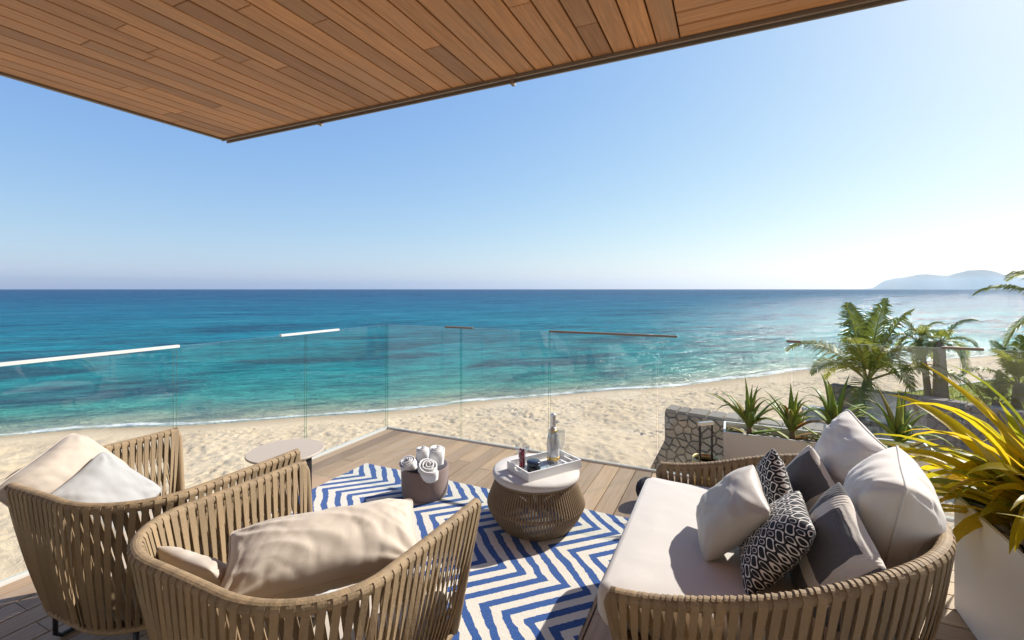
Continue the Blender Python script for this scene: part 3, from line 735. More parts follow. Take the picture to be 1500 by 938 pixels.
def armchair(label, loc, rz, sx=1.0):
    root = thing('woven_armchair', label, 'armchair', loc, rz, 'woven strap armchairs')
    rx, ry, L = u_path(.452*sx, .385, -.385, (.30,.26)); bx, by, Lb = u_path(.365*sx, .355, -.30, (.27,.24)); n = len(rx)
    S = np.linspace(0,1,n)
    def rimf(s):
        y = float(np.interp(s,S,ry)); return Vector((float(np.interp(s,S,rx)), y, .715+.012*math.cos((s-.5)*2*math.pi)))
    def basef(s): return Vector((float(np.interp(s,S,bx)), float(np.interp(s,S,by)), .215))
    woven(root, rimf, basef, 66, .0215, .0135, M['rope'], .017, 2.2, 1.15)
    # seat deck under the pad and the legs
    k = [basef(i/60) for i in range(61)]
    sv = [(p.x*.99,p.y*.99,.222) for p in k]; obj('seat_sling', sv, [tuple(range(len(sv)-1,-1,-1))], M['rope_dk'], root)
    for s in (-1,1): sled_leg(root, s*.28*sx, .30, -.22, .215)
    return root, [(p.x*.955, p.y*.955) for p in k]
r1_, pad = armchair('woven strap armchair holding a cream cushion and light grey pillow beside the glass', (-2.335,1.18,0), R(3))
r2_, pad2 = armchair('woven strap armchair with a long beige bolster, its arm beside the round pouf', (-1.303,1.115,0), R(0))
for rt, nm in ((r1_, 'cream seat pad in the armchair with the light grey pillow'), (r2_, 'cream seat pad in the armchair with the beige bolster')):
    outline_slab('seat_pad', pad, .226, .40, M['cream'], None, .035, .015, nm, 'seat pad', tuple(rt.location), rt.rotation_euler.z)

# chair cushions
pillow('back_cushion', 'large cream back cushion leaning over the rim of the armchair by the glass', 'cushion', .40, .34, .18, (-2.56,.98,.67), (.74,.18,.62), (-.34,-.36,.86), R(8), M['cream'], 1, wr=.010, N=44, piping=M['cream'], pc=7, round_=3.0, pinch=.05, crease=.45)
pillow('throw_pillow', 'light grey linen pillow leaning against the large cream cushion', 'pillow', .32, .32, .09, (-2.385,1.03,.625), (.76,.10,.64), (-.48,-.42,.74), R(6), M['lightgrey'], 2, pc=8, crease=.4)
pillow('bolster_cushion', 'long wrinkled beige bolster leaning on the right arm of the armchair', 'cushion', .585, .29, .16, (-1.15,1.065,.685), (.20,-.22,.95), (-.70,.66,.30), R(0), M['beige'], 3, wr=.013, N=72, piping=M['beige'], pc=14, round_=2.8, crease=.28)
pillow('back_cushion', 'cream cushion tucked low in the rear corner of the armchair with the bolster', 'cushion', .40, .34, .11, (-1.485,.915,.545), (.05,.86,.50), (0,-.5,1), R(-9), M['cream'], 4, crease=.4)
pillow('throw_pillow', 'small light grey pillow half hidden under the beige bolster', 'pillow', .32, .32, .10, (-1.38,1.14,.462), (.1,.15,1), (0,1,0), R(30), M['lightgrey'], 5)

# ------------------------------------------------------------------ round daybed
def daybed():
    root = thing('woven_daybed', 'wide woven strap daybed piled with pillows in front of the planters', 'daybed', (.155,2.09,0), R(90))
    # local +Y is the open side (towards the armchairs), local X runs along the glass
    rx, ry, L = u_path(.60, .515, -.475, (.52,.60)); bx, by, _ = u_path(.555, .49, -.405, (.47,.54)); n = len(rx); S = np.linspace(0,1,n)
    def rimf(s):
        y = float(np.interp(s,S,ry)); k = min(1,max(0,(.515-y)/.95)); return Vector((float(np.interp(s,S,rx)), y, .51+.205*(k*k*(3-2*k))))
    def basef(s):
        y = float(np.interp(s,S,by)); k = min(1,max(0,(.49-y)/.9)); return Vector((float(np.interp(s,S,bx)), y, .335-.03*k))
    woven(root, rimf, basef, 76, .0245, .018, M['rope'], .019, .7, .5, 8)
    k = [basef(i/80) for i in range(81)]
    obj('seat_sling', [(p.x*.985,p.y*.985,.338) for p in k], [tuple(range(len(k)-1,-1,-1))], M['rope_dk'], root)
    for sx, sy in ((.42,.36),(-.42,.36),(.34,-.30),(-.34,-.30)):
        MB().tube([(sx,sy,.33),(sx*1.05,sy*1.05,0)], .012, 8).build('leg', M['blackmetal'], root, True)
    pts = [(p.x*.945, p.y*.945-.004) for p in k]
    # square front corners of the mattress, a little past the posts
    front = [(-.535,.545),(-.50,.575),(.50,.575),(.535,.545)]
    pts = [p for p in pts]; pts = pts+front
    outline_slab('mattress', pts, .34, .475, M['pale'], None, .04, .012, 'pale linen mattress filling the woven daybed', 'mattress', (.155,2.09,0), R(90))
daybed()

def ogee_mat():
    t = NT('black_white_ogee_print'); p = t.objc(); x, y, z = t.sep(p)
    k = 2*math.pi/.042; u = t.math('MULTIPLY', x, k); v = t.math('MULTIPLY', y, k*.86)
    v2 = t.math('ADD', v, t.math('MULTIPLY', t.math('SINE', t.math('MULTIPLY', u, 1.0)), .55))
    g = t.math('ADD', t.math('COSINE', u), t.math('COSINE', v2))
    line = t.math('LESS_THAN', t.math('ABSOLUTE', t.math('SUBTRACT', g, -.35)), .30)
    in1 = t.math('LESS_THAN', t.math('ABSOLUTE', t.math('SUBTRACT', g, 1.25)), .17)
    half = t.math('GREATER_THAN', t.math('SINE', t.math('ADD', u, 1.1)), -.1)
    w = t.math('MAXIMUM', line, t.math('MULTIPLY', in1, half))
    n = t.noise(p, 400, 2)
    c = t.mix(w, (.016,.016,.020), (.72,.68,.64))
    return t.done(t.pbsdf(c, .75, t.bump(n, .2, .001), Specular_IOR_Level=.25, Sheen_Weight=.1))
def geo_mat(name, ox, oy):
    t = NT(name); p = t.objc(); x, y, z = t.sep(p)
    m = t.math('MAXIMUM', t.math('ABSOLUTE', t.math('SUBTRACT', x, ox)), t.math('ABSOLUTE', t.math('SUBTRACT', y, oy)))
    m = t.math('ADD', m, t.math('MULTIPLY', t.math('SUBTRACT', t.noise(p, 30, 3), .5), .008))
    d1 = t.math('LESS_THAN', m, .088); d2 = t.math('GREATER_THAN', m, .137); d3 = t.math('LESS_THAN', m, .232)
    dark = t.math('MAXIMUM', d1, t.math('MULTIPLY', d2, d3))
    n = t.noise(p, 260, 3); st = t.math('PINGPONG', t.math('MULTIPLY', m, 190), 1.0)
    cw = t.mix(n, (.60,.56,.51), (.72,.68,.62)); cd = t.mix(n, (.085,.085,.095), (.16,.16,.17))
    c = t.mix(dark, cw, cd)
    return t.done(t.pbsdf(c, .92, t.bump(t.math('ADD', st, n), .5, .003), Specular_IOR_Level=.2, Sheen_Weight=.15))
OG = ogee_mat(); GEO1 = geo_mat('grey_square_weave', .06, .04); GEO2 = geo_mat('grey_square_weave_large', .08, -.02)
G7 = None
pillow('back_cushion', 'large off white back cushion leaning on the far rim of the daybed, corner up', 'cushion', .41, .41, .20, (.463,2.46,.715), (-.895,-.305,.327), (-.23,.941,.247), 0, M['offwhite'], 11, wr=.016, crease=.5, N=44, piping=M['offwhite'])
pillow('back_cushion', 'plump off white back cushion against the rear rim of the daybed beside the tall planter', 'cushion', .42, .44, .27, (.50,2.03,.69), (-.964,.18,.18), (.136,-.092,.986), 0, M['offwhite'], 12, wr=.016, crease=.5, N=44, piping=M['offwhite'])
pillow('throw_pillow', 'plain taupe satin pillow standing in front of the pile on the daybed', 'pillow', .34, .34, .14, (.0,2.01,.625), (-.732,-.22,.64), (-.123,.976,.18), 0, M['satin'], 13, wr=.010, crease=.5)
pillow('throw_pillow', 'black and white ogee print pillow behind the taupe satin pillow', 'pillow', .29, .29, .11, (.165,2.30,.615), (-.94,-.34,.05), (-.224,.677,.70), 0, OG, 14, wr=.006)
pillow('throw_pillow', 'black and white ogee print pillow in front, leaning on the grey square patterned pillow', 'pillow', .34, .34, .13, (.143,1.876,.61), (-.81,-.02,.588), (0,1,0), 0, OG, 15, wr=.006)
pillow('throw_pillow', 'charcoal and cream square patterned pillow below the far off white cushion', 'pillow', .33, .33, .12, (.31,2.36,.60), (-.84,-.52,.10), (-.409,.654,.637), 0, GEO1, 16, wr=.008)
pillow('throw_pillow', 'charcoal and cream square patterned pillow in front of the plump off white cushion', 'pillow', .40, .40, .13, (.295,1.82,.60), (-.90,-.26,.34), (-.152,.926,.346), 0, GEO2, 17, wr=.008)

# ------------------------------------------------------------------ pouf table with tray
PC = Vector((-1.122,2.732,.013))
pouf = thing('rope_pouf', 'round rope wound pouf with cream cushion top standing on the rug', 'pouf', PC)
prof = [(.252,.292),(.262,.255),(.282,.205),(.300,.160),(.306,.138),(.298,.115),(.272,.065),(.245,.028),(.228,.006)]
rp = MB().tube([(r,0,z) for r,z in prof], .0070, 5).build('rope', M['rope_dk'], pouf, True)
for k in range(1,104): copy_of(rp, pouf, rot=(0,0,2*math.pi*k/104))
def ring(r, z, rad, name, mat, parent, n=56): return MB().tube([(r*math.cos(2*math.pi*k/n), r*math.sin(2*math.pi*k/n), z) for k in range(n)], rad, 8, closed=True).build(name, mat, parent, True)
ring(.253,.292,.010,'top_ring',M['rope_dk'],pouf); ring(.301,.138,.008,'middle_ring',M['rope_dk'],pouf); ring(.228,.010,.010,'bottom_ring',M['rope_dk'],pouf)
MB().lathe([(0,.286),(.244,.286),(.244,.296),(0,.296)], 40).build('top_plate', M['blackmetal'], pouf)
MB().lathe([(.0,.297),(.258,.297),(.272,.304),(.277,.318),(.275,.332),(.262,.342),(.20,.3445),(0,.345)], 56).build('cushion_top', M['pale'], pouf, True)
PZ = PC.z+.3455
tc = Vector((-1.068,2.742)); ta = Vector((.0,0)); 
ang = math.atan2(2.853-2.508, -.852+1.070)      # long side of the tray
tray = thing('serving_tray', 'white serving tray with slotted handles lying across the pouf', 'tray', (tc.x,tc.y,PZ), ang)
a, b, w, hh = .205, .120, .009, .052
m = MB(); m.box(-a,a,-b,b,0,.008); m.build('base', M['white_metal'], tray)
for s in (-1,1):
    y0, y1 = sorted((s*b, s*(b-w))); MB().box(-a,a,y0,y1,.0082,hh).build('side_wall', M['white_metal'], tray)
    x0, x1 = sorted((s*a, s*(a-w))); q = MB(); yy = b-w-.0005
    q.box(x0,x1,-yy,yy,.0082,.024); q.box(x0,x1,-yy,yy,.042,hh); q.box(x0,x1,-yy,-.045,.0242,.0418); q.box(x0,x1,.045,yy,.0242,.0418); q.build('handle_wall', M['white_metal'], tray)
TZ = PZ+.0085
def on_tray(px, py): return (tc.x+px*math.cos(ang)-py*math.sin(ang), tc.y+px*math.sin(ang)+py*math.cos(ang))
cd = MB(); cd.box(-.065,.065,-.045,.045,0,.0015); o = cd.build('printed_card', M['card']); o.location = (*on_tray(.01,.02),TZ+.0003); o.rotation_euler = (0,0,ang+.3)
tag(o, 'small blue grey printed card lying flat in the white tray', 'card')
cs = MB().lathe([(0,0),(.042,0),(.044,.004),(.030,.006),(0,.006)], 28); o = cs.build('glass_coaster', M['thin'], smooth=True); o.location = (*on_tray(.045,-.035),TZ+.0022); tag(o, 'clear glass coaster on the printed card in the tray', 'coaster')
bx_, by_ = on_tray(.105,.045)
bt = thing('champagne_bottle', 'silver and white champagne bottle standing in the tray', 'bottle', (bx_,by_,TZ))
MB().lathe([(0,0),(.036,0),(.041,.004),(.041,.055),(.0412,.13),(.037,.165),(.024,.205),(.016,.232)], 28).build('body', M['bottle'], bt, True)
MB().lathe([(.0172,.224),(.0165,.25),(.0158,.29),(.0170,.294),(.0170,.308),(.0150,.314),(0,.315)], 24).build('foil_neck', M['silver'], bt, True)
MB().lathe([(.0416,.016),(.0418,.020),(.0418,.034),(.0416,.038)], 28).build('gold_band', M['gold'], bt, True)
MB().lathe([(.0285,.190),(.0262,.202),(.0225,.212),(.0215,.212)], 24).build('neck_label', M['gold'], bt, True)
for px, py, l in ((.070,.005,'slender champagne flute left of the bottle, in front of it in the tray'),(.125,-.010,'slender champagne flute nearer the tray handle, in front of the bottle')):
    f = thing('champagne_flute', l, 'glass', (*on_tray(px,py),TZ), 0, 'champagne flutes in the tray')
    MB().lathe([(0,.002),(.030,.002),(.028,.004),(.006,.007),(.0035,.012),(.0035,.085)], 20).build('stem', M['thin'], f, True)
    MB().lathe([(.0035,.085),(.014,.10),(.024,.135),(.0265,.175),(.0245,.225),(.0235,.2252),(.0255,.175),(.023,.136),(.013,.102),(0,.09)], 24).build('bowl', M['thin'], f, True)
j = thing('lidded_jar', 'squat black glass jar with navy lid in the near corner of the tray', 'jar', (*on_tray(-.115,-.045),TZ))
MB().lathe([(0,0),(.036,0),(.043,.006),(.044,.020),(.043,.038),(.036,.050),(.034,.054)], 28).build('body', M['jar'], j, True)
MB().lathe([(0,.0545),(.041,.0545),(.0425,.058),(.0425,.072),(.039,.077),(0,.078)], 28).build('lid', M['jarlid'], j, True)
bg_ = thing('berry_glass', 'flared glass full of red berries in the tray beside the jar', 'glass', (*on_tray(-.135,.055),TZ))
MB().lathe([(0,.001),(.026,.001),(.024,.006),(.024,.08),(.030,.105),(.048,.130),(.0465,.131),(.028,.106),(.0225,.08),(.0225,.008),(0,.008)], 28).build('bowl', M['thin'], bg_, True)
bm = bmesh.new(); bmesh.ops.create_icosphere(bm, subdivisions=1, radius=.0085); me = bpy.data.meshes.new('berry'); bm.to_mesh(me); bm.free(); me.materials.append(M['berry']); me.polygons.foreach_set('use_smooth',[True]*len(me.polygons))
for k in range(46):
    lay = k//6; a = k*2.4; rr = .0135*(k % 6 > 0); o = bpy.data.objects.new('berry', me); COL.objects.link(o); o.parent = bg_
    o.location = (rr*math.cos(a), rr*math.sin(a), .017+lay*.0142+rng.uniform(-.002,.002))

# ------------------------------------------------------------------ towel basket
BC = (-2.005,2.76,.013)
bk = thing('felt_basket', 'round mauve brown felt basket of rolled towels on the rug', 'basket', BC)
MB().lathe([(0,.0),(.155,0),(.163,.010),(.168,.08),(.170,.205),(.167,.212),(.161,.208)], 48).build('shell', M['felt'], bk, True)
MB().lathe([(.1605,.209),(.158,.19),(.155,.03),(0,.022)], 48).build('lining', M['feltdark'], bk, True)
def rolled(name, label, c, axis, ln, turns, r0, seed):
    m = MB(); n = 18*turns; v = []; f = []; rr = random.Random(seed); ph = rr.random()*6
    pts = []
    for i in range(n+1):
        a = 2*math.pi*turns*i/n; r = .006+(r0-.006)*i/n
        r *= 1+.05*math.sin(a*2+ph)+.03*math.sin(a*3); pts.append((r*math.cos(a), r*math.sin(a), a))
    th = r0/turns*.36; K = 5
    for j in range(K+1):
        for i,(x,y,a) in enumerate(pts):
            u = j/K; puff = 1-.06*(2*u-1)**4; l = math.hypot(x,y); z = ln*(u-.5)+(1-i/n)*.018*(1 if u > .5 else -1)*(abs(2*u-1)**3)+.004*math.sin(a*1.3+j)
            v.append((x*puff*(1+th/l*.5), y*puff*(1+th/l*.5), z)); v.append((x*puff*(1-th/l*.5), y*puff*(1-th/l*.5), z))
    W = 2*(n+1)
    for j in range(K):
        for i in range(n):
            for e in (0,1):
                q = (j*W+2*i+e, j*W+2*i+2+e, (j+1)*W+2*i+2+e, (j+1)*W+2*i+e); f.append(q if e == 0 else q[::-1])
    for i in range(n):
        f.append((K*W+2*i, K*W+2*i+2, K*W+2*i+3, K*W+2*i+1)); f.append((2*i+1, 2*i+3, 2*i+2, 2*i))
    for j in range(K): f.append((j*W+2*n, j*W+2*n+1, (j+1)*W+2*n+1, (j+1)*W+2*n)); f.append((j*W+1, j*W, (j+1)*W, (j+1)*W+1))
    o = obj(name, v, f, M['towel'], smooth=True); o.matrix_world = Matrix.Translation(Vector(c)) @ basis(axis,(0,1,.3)).to_4x4()
    tag(o, label, 'towel', 'rolled towels in the felt basket')
rolled('rolled_towel','rolled white towel in the basket with its spiral end facing the armchairs',(-2.068,2.700,.175),(-.10,-.42,.85),.22,4,.066,1)
rolled('rolled_towel','tall rolled white towel standing highest in the basket',(-1.955,2.825,.205),(.12,.02,1),.25,4,.062,2)
rolled('rolled_towel','small rolled white towel at the back of the basket, nearest the glass corner',(-2.080,2.845,.190),(-.05,.0,1),.22,4,.054,3)
rolled('rolled_towel','loosely rolled white towel bulging over the basket rim towards the pouf',(-1.940,2.700,.165),(.30,-.30,.85),.23,3,.078,4)

# ------------------------------------------------------------------ side table, lantern, yarn ball
st = thing('side_table', 'round sand grey cantilever side table between the armchairs and the glass', 'table', (-2.49,1.985,0))
MB().lathe([(0,.488),(.217,.488),(.221,.491),(.221,.498),(.218,.501),(0,.501)], 64).build('top', M['disc'], st)
MB().box(.165,.190,-.03,.03,.0142,.4875).build('post', M['blackmetal'], st)
MB().lathe([(0,.0135),(.16,.0135),(.16,.019),(0,.019)], 40).build('base', M['blackmetal'], st)
MB().box(.12,.192,-.03,.03,.0192,.0262).build('base_bar', M['blackmetal'], st)
ln = thing('lantern', 'brass rimmed glass lantern with tall black handle between the daybed and the glass', 'lantern', (-.147,3.40,0))
MB().lathe([(0,0),(.088,0),(.088,.03),(0,.03)], 36).build('base', M['blackmetal'], ln)
MB().lathe([(.086,.03),(.086,.335),(.083,.335),(.083,.03)], 40).build('glass_cylinder', glass_mat('amber_glass',(.80,.72,.52),1.0), ln, True)
MB().lathe([(.0855,.315),(.089,.318),(.089,.352),(.082,.352),(.082,.318),(.0825,.315)], 40).build('rim', M['brass'], ln, True)
h = MB()
for s in (-1,1): h.box(s*.048-.005,s*.048+.005,-.005,.005,.03,.575)
h.build('handle_bars', M['blackmetal'], ln).rotation_euler = (0,0,R(40))
MB().box(-.056,.056,-.012,.012,.575,.597).build('handle_grip', M['steel'], ln).rotation_euler = (0,0,R(40))
cdl = MB().lathe([(0,.031),(.035,.031),(.035,.16),(0,.155)], 24).build('pillar_candle', M['cream'], None, True); cdl.location = (-.147,3.40,0); tag(cdl, 'cream pillar candle standing inside the brass rimmed lantern', 'candle')
yb = MB(); ry = random.Random(3)
for k in range(34):
    ax = Vector((ry.gauss(0,1),ry.gauss(0,1),ry.gauss(0,1))).normalized(); u = ax.orthogonal().normalized(); w_ = ax.cross(u); rr = ry.uniform(.055,.078); off = ax*ry.uniform(-.03,.03)
    yb.tube([off+u*rr*math.cos(2*math.pi*i/18)+w_*rr*math.sin(2*math.pi*i/18) for i in range(18)], .011, 5, closed=True)
o = yb.build('yarn_ball', M['yarn'], None, True); o.location = (-.52,3.33,.088); tag(o, 'dark navy yarn ball on the deck behind the daybed corner post', 'ball')

# ------------------------------------------------------------------ planters and plants
pm = []
for k in range(4):
    bm = bmesh.new(); bmesh.ops.create_icosphere(bm, subdivisions=2, radius=1)
    for vv in bm.verts: vv.co *= 1+.22*mnoise.noise(vv.co*1.1+Vector((k*7,0,0))); vv.co.z *= .55; vv.co.x *= 1.25
    me = bpy.data.meshes.new('pebble'); bm.to_mesh(me); bm.free(); me.polygons.foreach_set('use_smooth',[True]*len(me.polygons)); pm.append(me)
t = NT('pebble_stone'); r_ = rnd(t); nn = t.noise(t.objc(), 2.5, 4)
c_ = t.ramp(r_, [(0,(.20,.17,.13)),(.3,(.36,.31,.24)),(.6,(.47,.42,.34)),(.8,(.30,.27,.23)),(1,(.56,.51,.43))]); c_ = t.mix(t.math('MULTIPLY',nn,.4),c_,(.22,.18,.13))
PEB = t.done(t.pbsdf(c_,.75,t.bump(nn,.2,.01)))
for me in pm: me.materials.append(PEB)
def planter(label, x0, x1, y0, y1, H, n, size, taper=0.0):
    root = thing('planter', label, 'planter', (x0,y0,0)); W, D = x1-x0, y1-y0; w = .014
    m = MB(); m.box(0,W,0,w,.004,H); m.box(0,W,D-w,D,.004,H); m.box(0,w,w+.0003,D-w-.0003,.004,H); m.box(W-w,W,w+.0003,D-w-.0003,.004,H); m.box(w+.0003,W-w-.0003,w+.0003,D-w-.0003,.004,.03)
    m.build('shell', M['planter'], root)
    MB().box(w+.001,W-w-.001,w+.001,D-w-.001,.031,H-.060).build('soil', M['soil'], root)
    q = random.Random(n)
    for k in range(n):
        o = bpy.data.objects.new('pebble', pm[k % 4]); COL.objects.link(o); o.parent = root; s = size*q.uniform(.6,1.25)
        o.scale = (s,s,s); o.location = (q.uniform(w+s*1.3,W-w-s*1.3), q.uniform(w+s*1.3,D-w-s*1.3), H-.058+q.uniform(0,.022)); o.rotation_euler = (q.uniform(-.4,.4),q.uniform(-.4,.4),q.random()*6.28)
    return root
planter('long white planter of four aloes behind the daybed along the front glass', -.04, 1.13, 3.497, 3.785, .516, 170, .026)
planter('tall white planter with yellow striped flax right beside the daybed', .955, 1.50, .75, 2.85, .535, 290, .030)

def blade(base, direction, length, width, droop, mat, parent, name='leaf', thick=.0, fold=.25, seg=10, twist=0.0, taper=1.0, wpeak=.25):
    """a strap leaf: starts along direction and bends over under its weight"""
    d = Vector(direction).normalized(); p = Vector(base); pts = [p.copy()]; dirs = [d.copy()]; st = length/seg
    for k in range(seg):
        d = (d+Vector((0,0,-1))*droop*(k+1)/seg/seg*2).normalized(); p = p+d*st; pts.append(p.copy()); dirs.append(d.copy())
    v = []; f = []
    for k,(p,d) in enumerate(zip(pts,dirs)):
        u = k/seg; side = d.cross(Vector((0,0,1)))
        if side.length < .05: side = d.cross(Vector((1,0,0)))
        side.normalize(); up = side.cross(d).normalized(); an = twist*u; side, up = side*math.cos(an)+up*math.sin(an), up*math.cos(an)-side*math.sin(an)
        w = width/2*((.55+.45*min(1,u/wpeak)) if u < wpeak else max(.02,1-((u-wpeak)/(1-wpeak))**(1.6*taper)))
        v += [p-side*w+up*w*fold, p-up*thick*(1-u), p+side*w+up*w*fold]
        if thick: v.append(p+up*(w*fold*.6))
        n = 4 if thick else 3
        if k:
            a = n*(k-1); b = n*k
            if thick: f += [(a,a+1,b+1,b),(a+1,a+2,b+2,b+1),(a+2,a+3,b+3,b+2),(a+3,a,b,b+3)]
            else: f += [(a,a+1,b+1,b),(a+1,a+2,b+2,b+1)]
    return obj(name, v, f, mat, parent, True)
ALOE = leafmat('aloe_leaf', [(0,(.25,.35,.075)),(.45,(.36,.46,.10)),(.72,(.46,.50,.12)),(.88,(.45,.28,.07)),(1,(.52,.17,.05))], .45, .4)
al = ['aloe with a narrow upright crown at the open end of the long planter','aloe with long arching leaves second from the open end of the long planter','aloe behind the tip of the far off white cushion in the long planter','aloe at the flax end of the long planter, behind the yellow leaves']
for k,(x,hgt,lab) in enumerate(zip((.121,.380,.618,.955),(.30,.27,.36,.30),al)):
    q = random.Random(40+k); root = thing('aloe_plant', lab, 'aloe', (x,3.635,.455), 0, 'aloes in the long planter')
    st_h = .10 if k != 2 else .13
    MB().tube([(0,0,0),(.004,0,st_h*.5),(0,.004,st_h)], [.022,.018,.016], 8).build('stem', M['rope_dk'], root, True)
    for i in range(24):
        low = i >= 17; a = i*2.399+q.uniform(-.3,.3); el = R(q.uniform(62,87)) if i < 8 else (R(q.uniform(42,70)) if not low else R(q.uniform(8,34)))
        L_ = hgt*q.uniform(.85,1.25)*(1 if not low else .75)
        blade((.010*math.cos(a),.010*math.sin(a),st_h*(1-.75*low)-.01*(i%3)), (math.cos(a)*math.cos(el),math.sin(a)*math.cos(el),math.sin(el)), L_, .050*q.uniform(.8,1.15), q.uniform(.5,2.6)*(1.0 if not low else .4), ALOE, root, thick=.010, fold=.35, seg=9, taper=.75, wpeak=.12)
FLAX = leafmat('flax_leaf', [(0,(.36,.34,.02)),(.3,(.62,.50,.02)),(.55,(.80,.60,.02)),(.82,(.84,.54,.03)),(.94,(.60,.48,.04)),(1,(.70,.26,.05))], .70, .38)
FLAXG = leafmat('flax_leaf_green', [(0,(.18,.24,.02)),(.5,(.42,.42,.025)),(.8,(.60,.50,.04)),(1,(.58,.50,.36))], .62, .4)
def flax(label, x, y, n, seed, bias, Lr, zb=.46, lo=22, dr=(.3,1.9)):
    q = random.Random(seed); root = thing('flax_plant', label, 'flax', (x,y,zb), 0, 'striped flax clumps in the tall planter')
    for i in range(n):
        a = q.uniform(-math.pi,math.pi) if q.random() < .3 else bias+q.gauss(0,.65); el = R(min(86,max(lo,q.gauss(52,16)))); L_ = q.uniform(*Lr)
        if math.sin(a) < -.2: el = max(el, R(58)); L_ *= .75
        b = (q.uniform(-.09,.09),q.uniform(-.16,.16),0)
        o = blade(b, (math.cos(a)*math.cos(el),math.sin(a)*math.cos(el),math.sin(el)), L_, q.uniform(.052,.090), (q.uniform(*dr) if lo > 30 or q.random() < .88 else q.uniform(2,3.2)), FLAX if q.random() < .65 else FLAXG, root, fold=q.uniform(.15,.5), seg=11, twist=q.uniform(-.9,.9), wpeak=.3)
    return root
flax('yellow striped flax clump at the planter end, leaves reaching over the off white cushion', 1.24, 2.66, 115, 8, R(175), (.45,.92), lo=14, dr=(.4,2.4))
flax('yellow striped flax clump second from the far end of the tall planter', 1.33, 2.33, 50, 9, R(140), (.36,.60), lo=36, dr=(.3,1.4))
flax('yellow striped flax clump in the middle of the tall planter', 1.38, 1.85, 18, 10, R(60), (.30,.48), lo=50, dr=(.2,1.0))

# ------------------------------------------------------------------ palms
PALM = leafmat('palm_leaflet', [(0,(.14,.18,.03)),(.5,(.23,.265,.04)),(.85,(.34,.34,.06)),(1,(.42,.33,.08))], .5, .45)
PALMY = leafmat('palm_leaflet_bright', [(0,(.17,.22,.025)),(.5,(.28,.32,.035)),(1,(.38,.36,.05))], .52, .45)
BARK = plain('palm_bark', (.23,.19,.145), .95, .35, 18, .8)
STALK = plain('frond_stalk', (.20,.19,.05), .6, .2, 20, .1)
def frond(parent, base, a, el, L_, droop, q, mat, npair=54, leaf=.60, hang=.8):
    d = Vector((math.cos(a)*math.cos(el),math.sin(a)*math.cos(el),math.sin(el))); p = Vector(base); seg = 16; pts = [p.copy()]; ds = [d.copy()]
    for k in range(seg):
        d = (d+Vector((0,0,-1))*droop*(k+1)/seg/seg*2).normalized(); p = p+d*L_/seg; pts.append(p.copy()); ds.append(d.copy())
    m = MB(); m.tube(pts, [.022*(1-.85*k/seg)*L_/1.8 for k in range(seg+1)], 5, m=1)
    for i in range(npair):
        u = .16+.84*i/(npair-1); k = min(seg-1,int(u*seg)); fr = u*seg-k; pp = pts[k].lerp(pts[k+1],fr); dd = ds[k].lerp(ds[k+1],fr).normalized()
        side = dd.cross(Vector((0,0,1))); side = side.normalized() if side.length > .05 else Vector((1,0,0)); up = side.cross(dd)
        ln_ = leaf*L_/1.8*(math.sin(math.pi*min(1,.18+.80*u))**.7)*q.uniform(.85,1.1)
        for s in (-1,1):
            if q.random() < .05: continue
            ld = (side*s*.85+dd*(.45+.5*u)+up*q.uniform(.05,.35)).normalized(); w = .019*L_/1.8*q.uniform(.8,1.2)
            p1 = pp+ld*ln_*.45; ld2 = (ld+Vector((0,0,-hang*q.uniform(.5,1.5)))).normalized(); p2 = p1+ld2*ln_*.55
            wv = dd*w
            m.add([pp-wv*.6,pp+wv*.6,p1+wv,p1-wv,p2],[(0,1,2,3),(3,2,4)])
    return m.build('frond', parent=parent, mats=[mat,STALK])
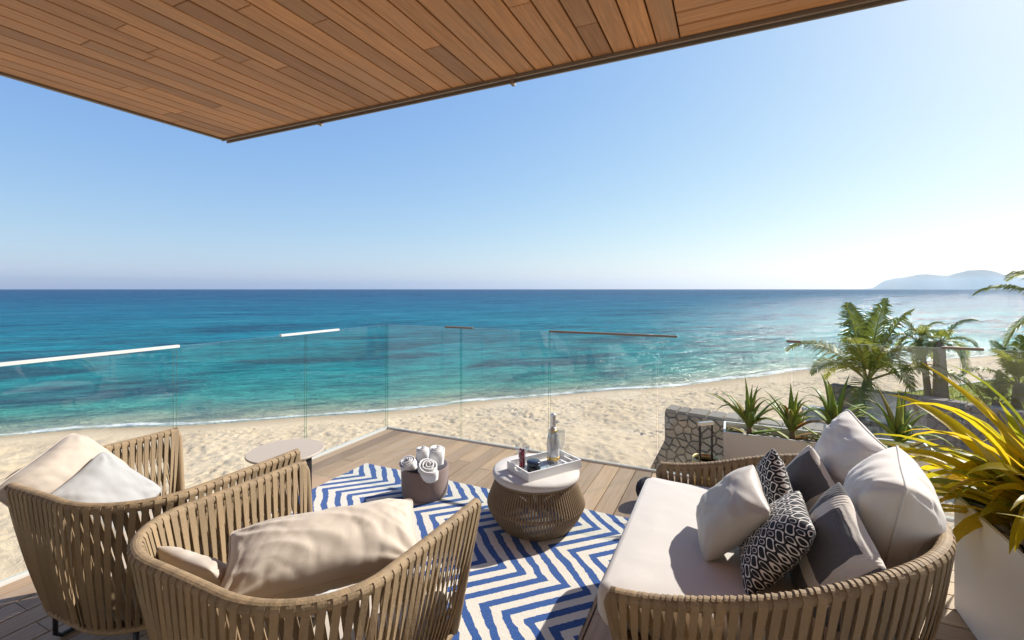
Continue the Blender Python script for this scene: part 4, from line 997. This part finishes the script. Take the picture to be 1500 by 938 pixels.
def palm(label, x, y, zb, th, tr, nf, L_, seed, mat=None, lean=(0,0), el=(15,85), droop=(1.2,3.6), rot=0.0, fr_only=None, leaf=.52):
    q = random.Random(seed); root = thing('palm_tree', label, 'palm', (x,y,zb), 0, 'palms behind the rubble wall')
    tp = [(lean[0]*(k/8)**1.5, lean[1]*(k/8)**1.5, th*k/8-.15*(k == 0)) for k in range(9)]
    m = MB(); pts = []; rad = []
    for k in range(33):
        u = k/32; i = min(7,int(u*8)); f_ = u*8-i; pts.append(Vector(tp[i]).lerp(Vector(tp[i+1]),f_)); rad.append(tr*(1.15-.35*u)*(1+.06*(k % 2))*(1 if u < .9 else 1-(u-.9)*6)+.05*tr*math.exp(-u*14)*6)
    m.tube(pts, rad, 10).build('trunk', BARK, root, True)
    top = Vector(tp[-1])
    for i in range(nf):
        a = rot+i*2.399+q.uniform(-.25,.25); u = i/max(1,nf-1); e = R(el[1]+(el[0]-el[1])*u+q.uniform(-6,6))
        frond(root, top+Vector((math.cos(a),math.sin(a),0))*tr*.5+Vector((0,0,-.06*u)), a, e, L_*q.uniform(.85,1.12), q.uniform(*droop)*(.6+.5*u), q, mat or PALM, leaf=leaf)
    return root
palm('young coconut palm with wide arching fronds rising straight behind the concrete panel', 3.36,15.35,-1.3, .40,.11, 13, 2.3, 31, el=(14,86), droop=(.8,2.3), rot=.9)
palm('slim palm with thin leaning trunk beside the thick smooth trunk', 4.60,15.25,-1.3, 1.50,.07, 12, .80, 32, PALMY, lean=(-.16,.1), el=(-25,75), droop=(2,4))
palm('stout palm with thick smooth grey trunk on the lawn', 4.80,15.10,-1.3, 1.50,.14, 14, .88, 33, PALMY, lean=(-.02,.05), el=(-20,60), droop=(2,4))
palm('tall palm at the lawn edge with long drooping fronds against the hazy hills', 7.25,15.3,-1.3, 2.25,.14, 13, 1.75, 34, el=(-25,62), droop=(1.6,3.6), rot=2.0)
palm('bushy low palm on the lawn under the tall drooping palm', 6.15,14.9,-1.3, .60,.12, 13, 1.10, 35, PALMY, el=(5,80), droop=(1.2,3.0), rot=1.1)
palm('short dark fan shaped palm at the lawn edge beside the bushy low palm', 5.60,14.5,-1.3, .20,.08, 11, .65, 36, el=(10,84), droop=(.6,1.6))

# ------------------------------------------------------------------ haze
hz = MB().box(-15500,15500,-15500,15500,-9,260).build('haze')
hz['kind'] = 'stuff'; hz['label'] = 'pale sea haze softening the distant hills and horizon'; hz['category'] = 'haze'
t = NT('sea_haze'); pv = t.n('VolumePrincipled'); pv.inputs['Color'].default_value = (.60,.80,1,1); pv.inputs['Density'].default_value = .000042; pv.inputs['Anisotropy'].default_value = .5
t.L(pv.outputs[0], t.out.inputs['Volume']); hz.data.materials.append(t.mat)
